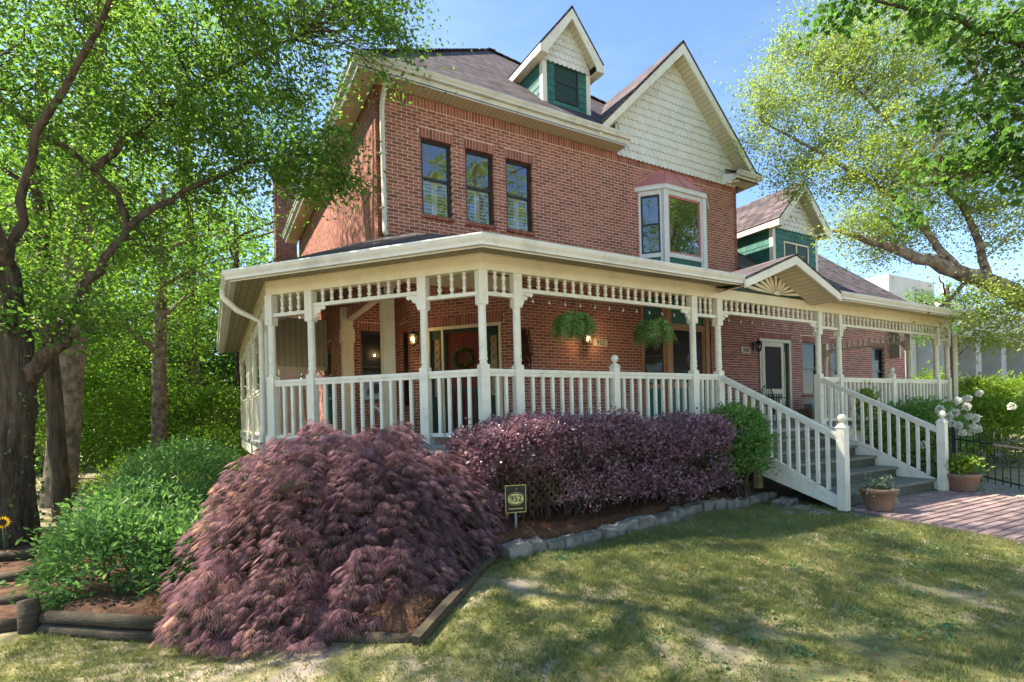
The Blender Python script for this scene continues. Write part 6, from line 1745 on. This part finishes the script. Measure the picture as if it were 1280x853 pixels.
# iron garden chair
t = thing('iron_chair', 'dark wrought iron chair with arched back on the porch near the storm door', 'chair', (10.35, HY - .75, 0)); 
g = MB(); g.tube([(-.24, .18, .43)] + [(.24 * -math.cos(a), .2 + .03 * math.sin(a), .72 + .26 * math.sin(a)) for a in np.linspace(0, math.pi, 12)] + [(.24, .18, .43)], .014, 6)
for k in range(5): x = -.16 + .08 * k; g.tube([(x, .19, .44), (x, .22, .72 + .25 * math.sqrt(max(0, 1 - (x / .24) ** 2)))], .008, 5)
g.build('backrest', M['iron'], t); g = MB(); g.lathe((0, 0, .42), [(.25, 0), (.25, .02), (.0, .025)], 16); g.build('seat', M['iron'], t)
for sx in (-1, 1):
    for sy in (-1, 1): g = MB(); g.tube([(.2 * sx, .18 * sy, .42), (.23 * sx, .22 * sy, 0)], .013, 6); g.build('leg', M['iron'], t)
for sx in (-1, 1): g = MB(); g.tube([(.24 * sx, .2, .64), (.27 * sx, .0, .66), (.26 * sx, -.18, .62), (.22 * sx, -.19, .43)], .012, 6); g.build('armrest', M['iron'], t)
# small table with an arrangement behind the maple
t = thing('porch_table', 'small low red topped table standing on the porch behind the maple', 'table', (.25, 5.1, 0)); g = MB(); g.box(-.3, .3, -.2, .2, .40, .44); g.build('table_top', M['terrared'], t)
for sx in (-1, 1):
    for sy in (-1, 1): MB().box(.26 * sx - .02, .26 * sx + .02, .16 * sy - .02, .16 * sy + .02, 0, .40).build('leg', M['tan'], t)
t = thing('white_bird', 'white bird ornament with raised wings on the porch table', 'ornament', (.22, 5.1, .44)); g = MB(); g.lathe((0, 0, 0), [(.02, 0), (.07, .03), (.08, .08), (.05, .13), (.02, .15)], 10); g.build('body', M['white'], t)
for s in (-1, 1): g = MB(); g.prism([(.03 * s, 0, .1), (.2 * s, -.02, .2), (.22 * s, -.02, .15), (.06 * s, 0, .06)], [(.03 * s, .02, .1), (.2 * s, .0, .2), (.22 * s, .0, .15), (.06 * s, .02, .06)]); g.build('wing', M['white'], t)

# ------------------------------------------------------------------ pale building beyond
M['stucco'] = mat('pale_stucco', (.62, .60, .57), (.55, .53, .50), rough=.9, scale=2, dirt=(.40, .39, .37), dirt_scale=.8, dirt_amt=.5)
M['stuccoshaded'] = mat('shaded_stucco', (.36, .37, .37), (.30, .31, .31), rough=.9, scale=3, dirt=(.22, .23, .22), dirt_scale=1, dirt_amt=.5)  # greyer copy of the stucco, with the shade of the fins in its colour
t = thing('pale_building', 'large pale stucco building with square fins standing beyond the porch', 'building', (33, 10, -1)); inv = (33, 10, -1)
F = Fr((33, 10), 0.0)
def fb_(name, m, u0, u1, v0, v1, z0, z1, par=None):
    return MB().fbox(Fr((0, 0), 0.0), u0, u1, v0, v1, z0 + 1, z1 + 1).build(name, M[m], par or t)
fb_('wall', 'stucco', -1, 34, -14, 0, -1, 5.6); fb_('upper_wall', 'stucco', -2, 3.4, -10, -.3, 5.6, 7.9); fb_('upper_wall', 'stucco', 6.2, 34, -12, -1.0, 5.6, 7.2)
fb_('roof_panel', 'stuccoshaded', 1.0, 3.1, -.3, -.2, 5.65, 7.3)
fb_('canopy', 'stuccoshaded', 0, 34, .02, 1.6, 4.3, 4.75); fb_('parapet', 'stucco', -1.05, 34.05, -.3, .05, 5.6, 5.9)
for k in range(9):
    u = .3 + k * 3.6; fb_('fin', 'stuccoshaded', u, u + .75, .03, 1.5, -1, 4.29)
    fb_('window_frame', 'gutter', u + 1.5, u + 3.0, .01, .06, -.1, 2.2); fb_('window_pane', 'glassdark', u + 1.6, u + 2.9, .055, .075, 0.0, 2.1); fb_('wall_band', 'stuccoshaded', u + .76, u + 3.59, .01, .04, 2.4, 2.5)
for k in range(6): fb_('upper_window', 'glassdark', 7.0 + k * 4.2, 8.8 + k * 4.2, -1.0, -.97, 6.0, 6.8)
for k in range(4): fb_('downspout', 'gutter', 4.4 + k * 7.2, 4.52 + k * 7.2, .01, .1, 4.76, 5.6)
fb_('flagpole', 'gutter', 3.35, 3.45, .1, .2, 5.9, 9.0)
bush('round_shrub', 'leafy hedge row at the foot of the pale building', [((27, 6.5, .3), (2.5, 1.2, 1.4), 160), ((32, 5, .3), (2.5, 1.2, 1.3), 140)], 30, .25, .13, 'leafG', stems=4)
wood_tree('small leafy tree between porch end and the pale building', 24.5, 5.0, 6.5, .14, [((24.2, 5, 4.2), (2.0, 1.6, 1.3), 90)], size=.10, name='yard_tree')
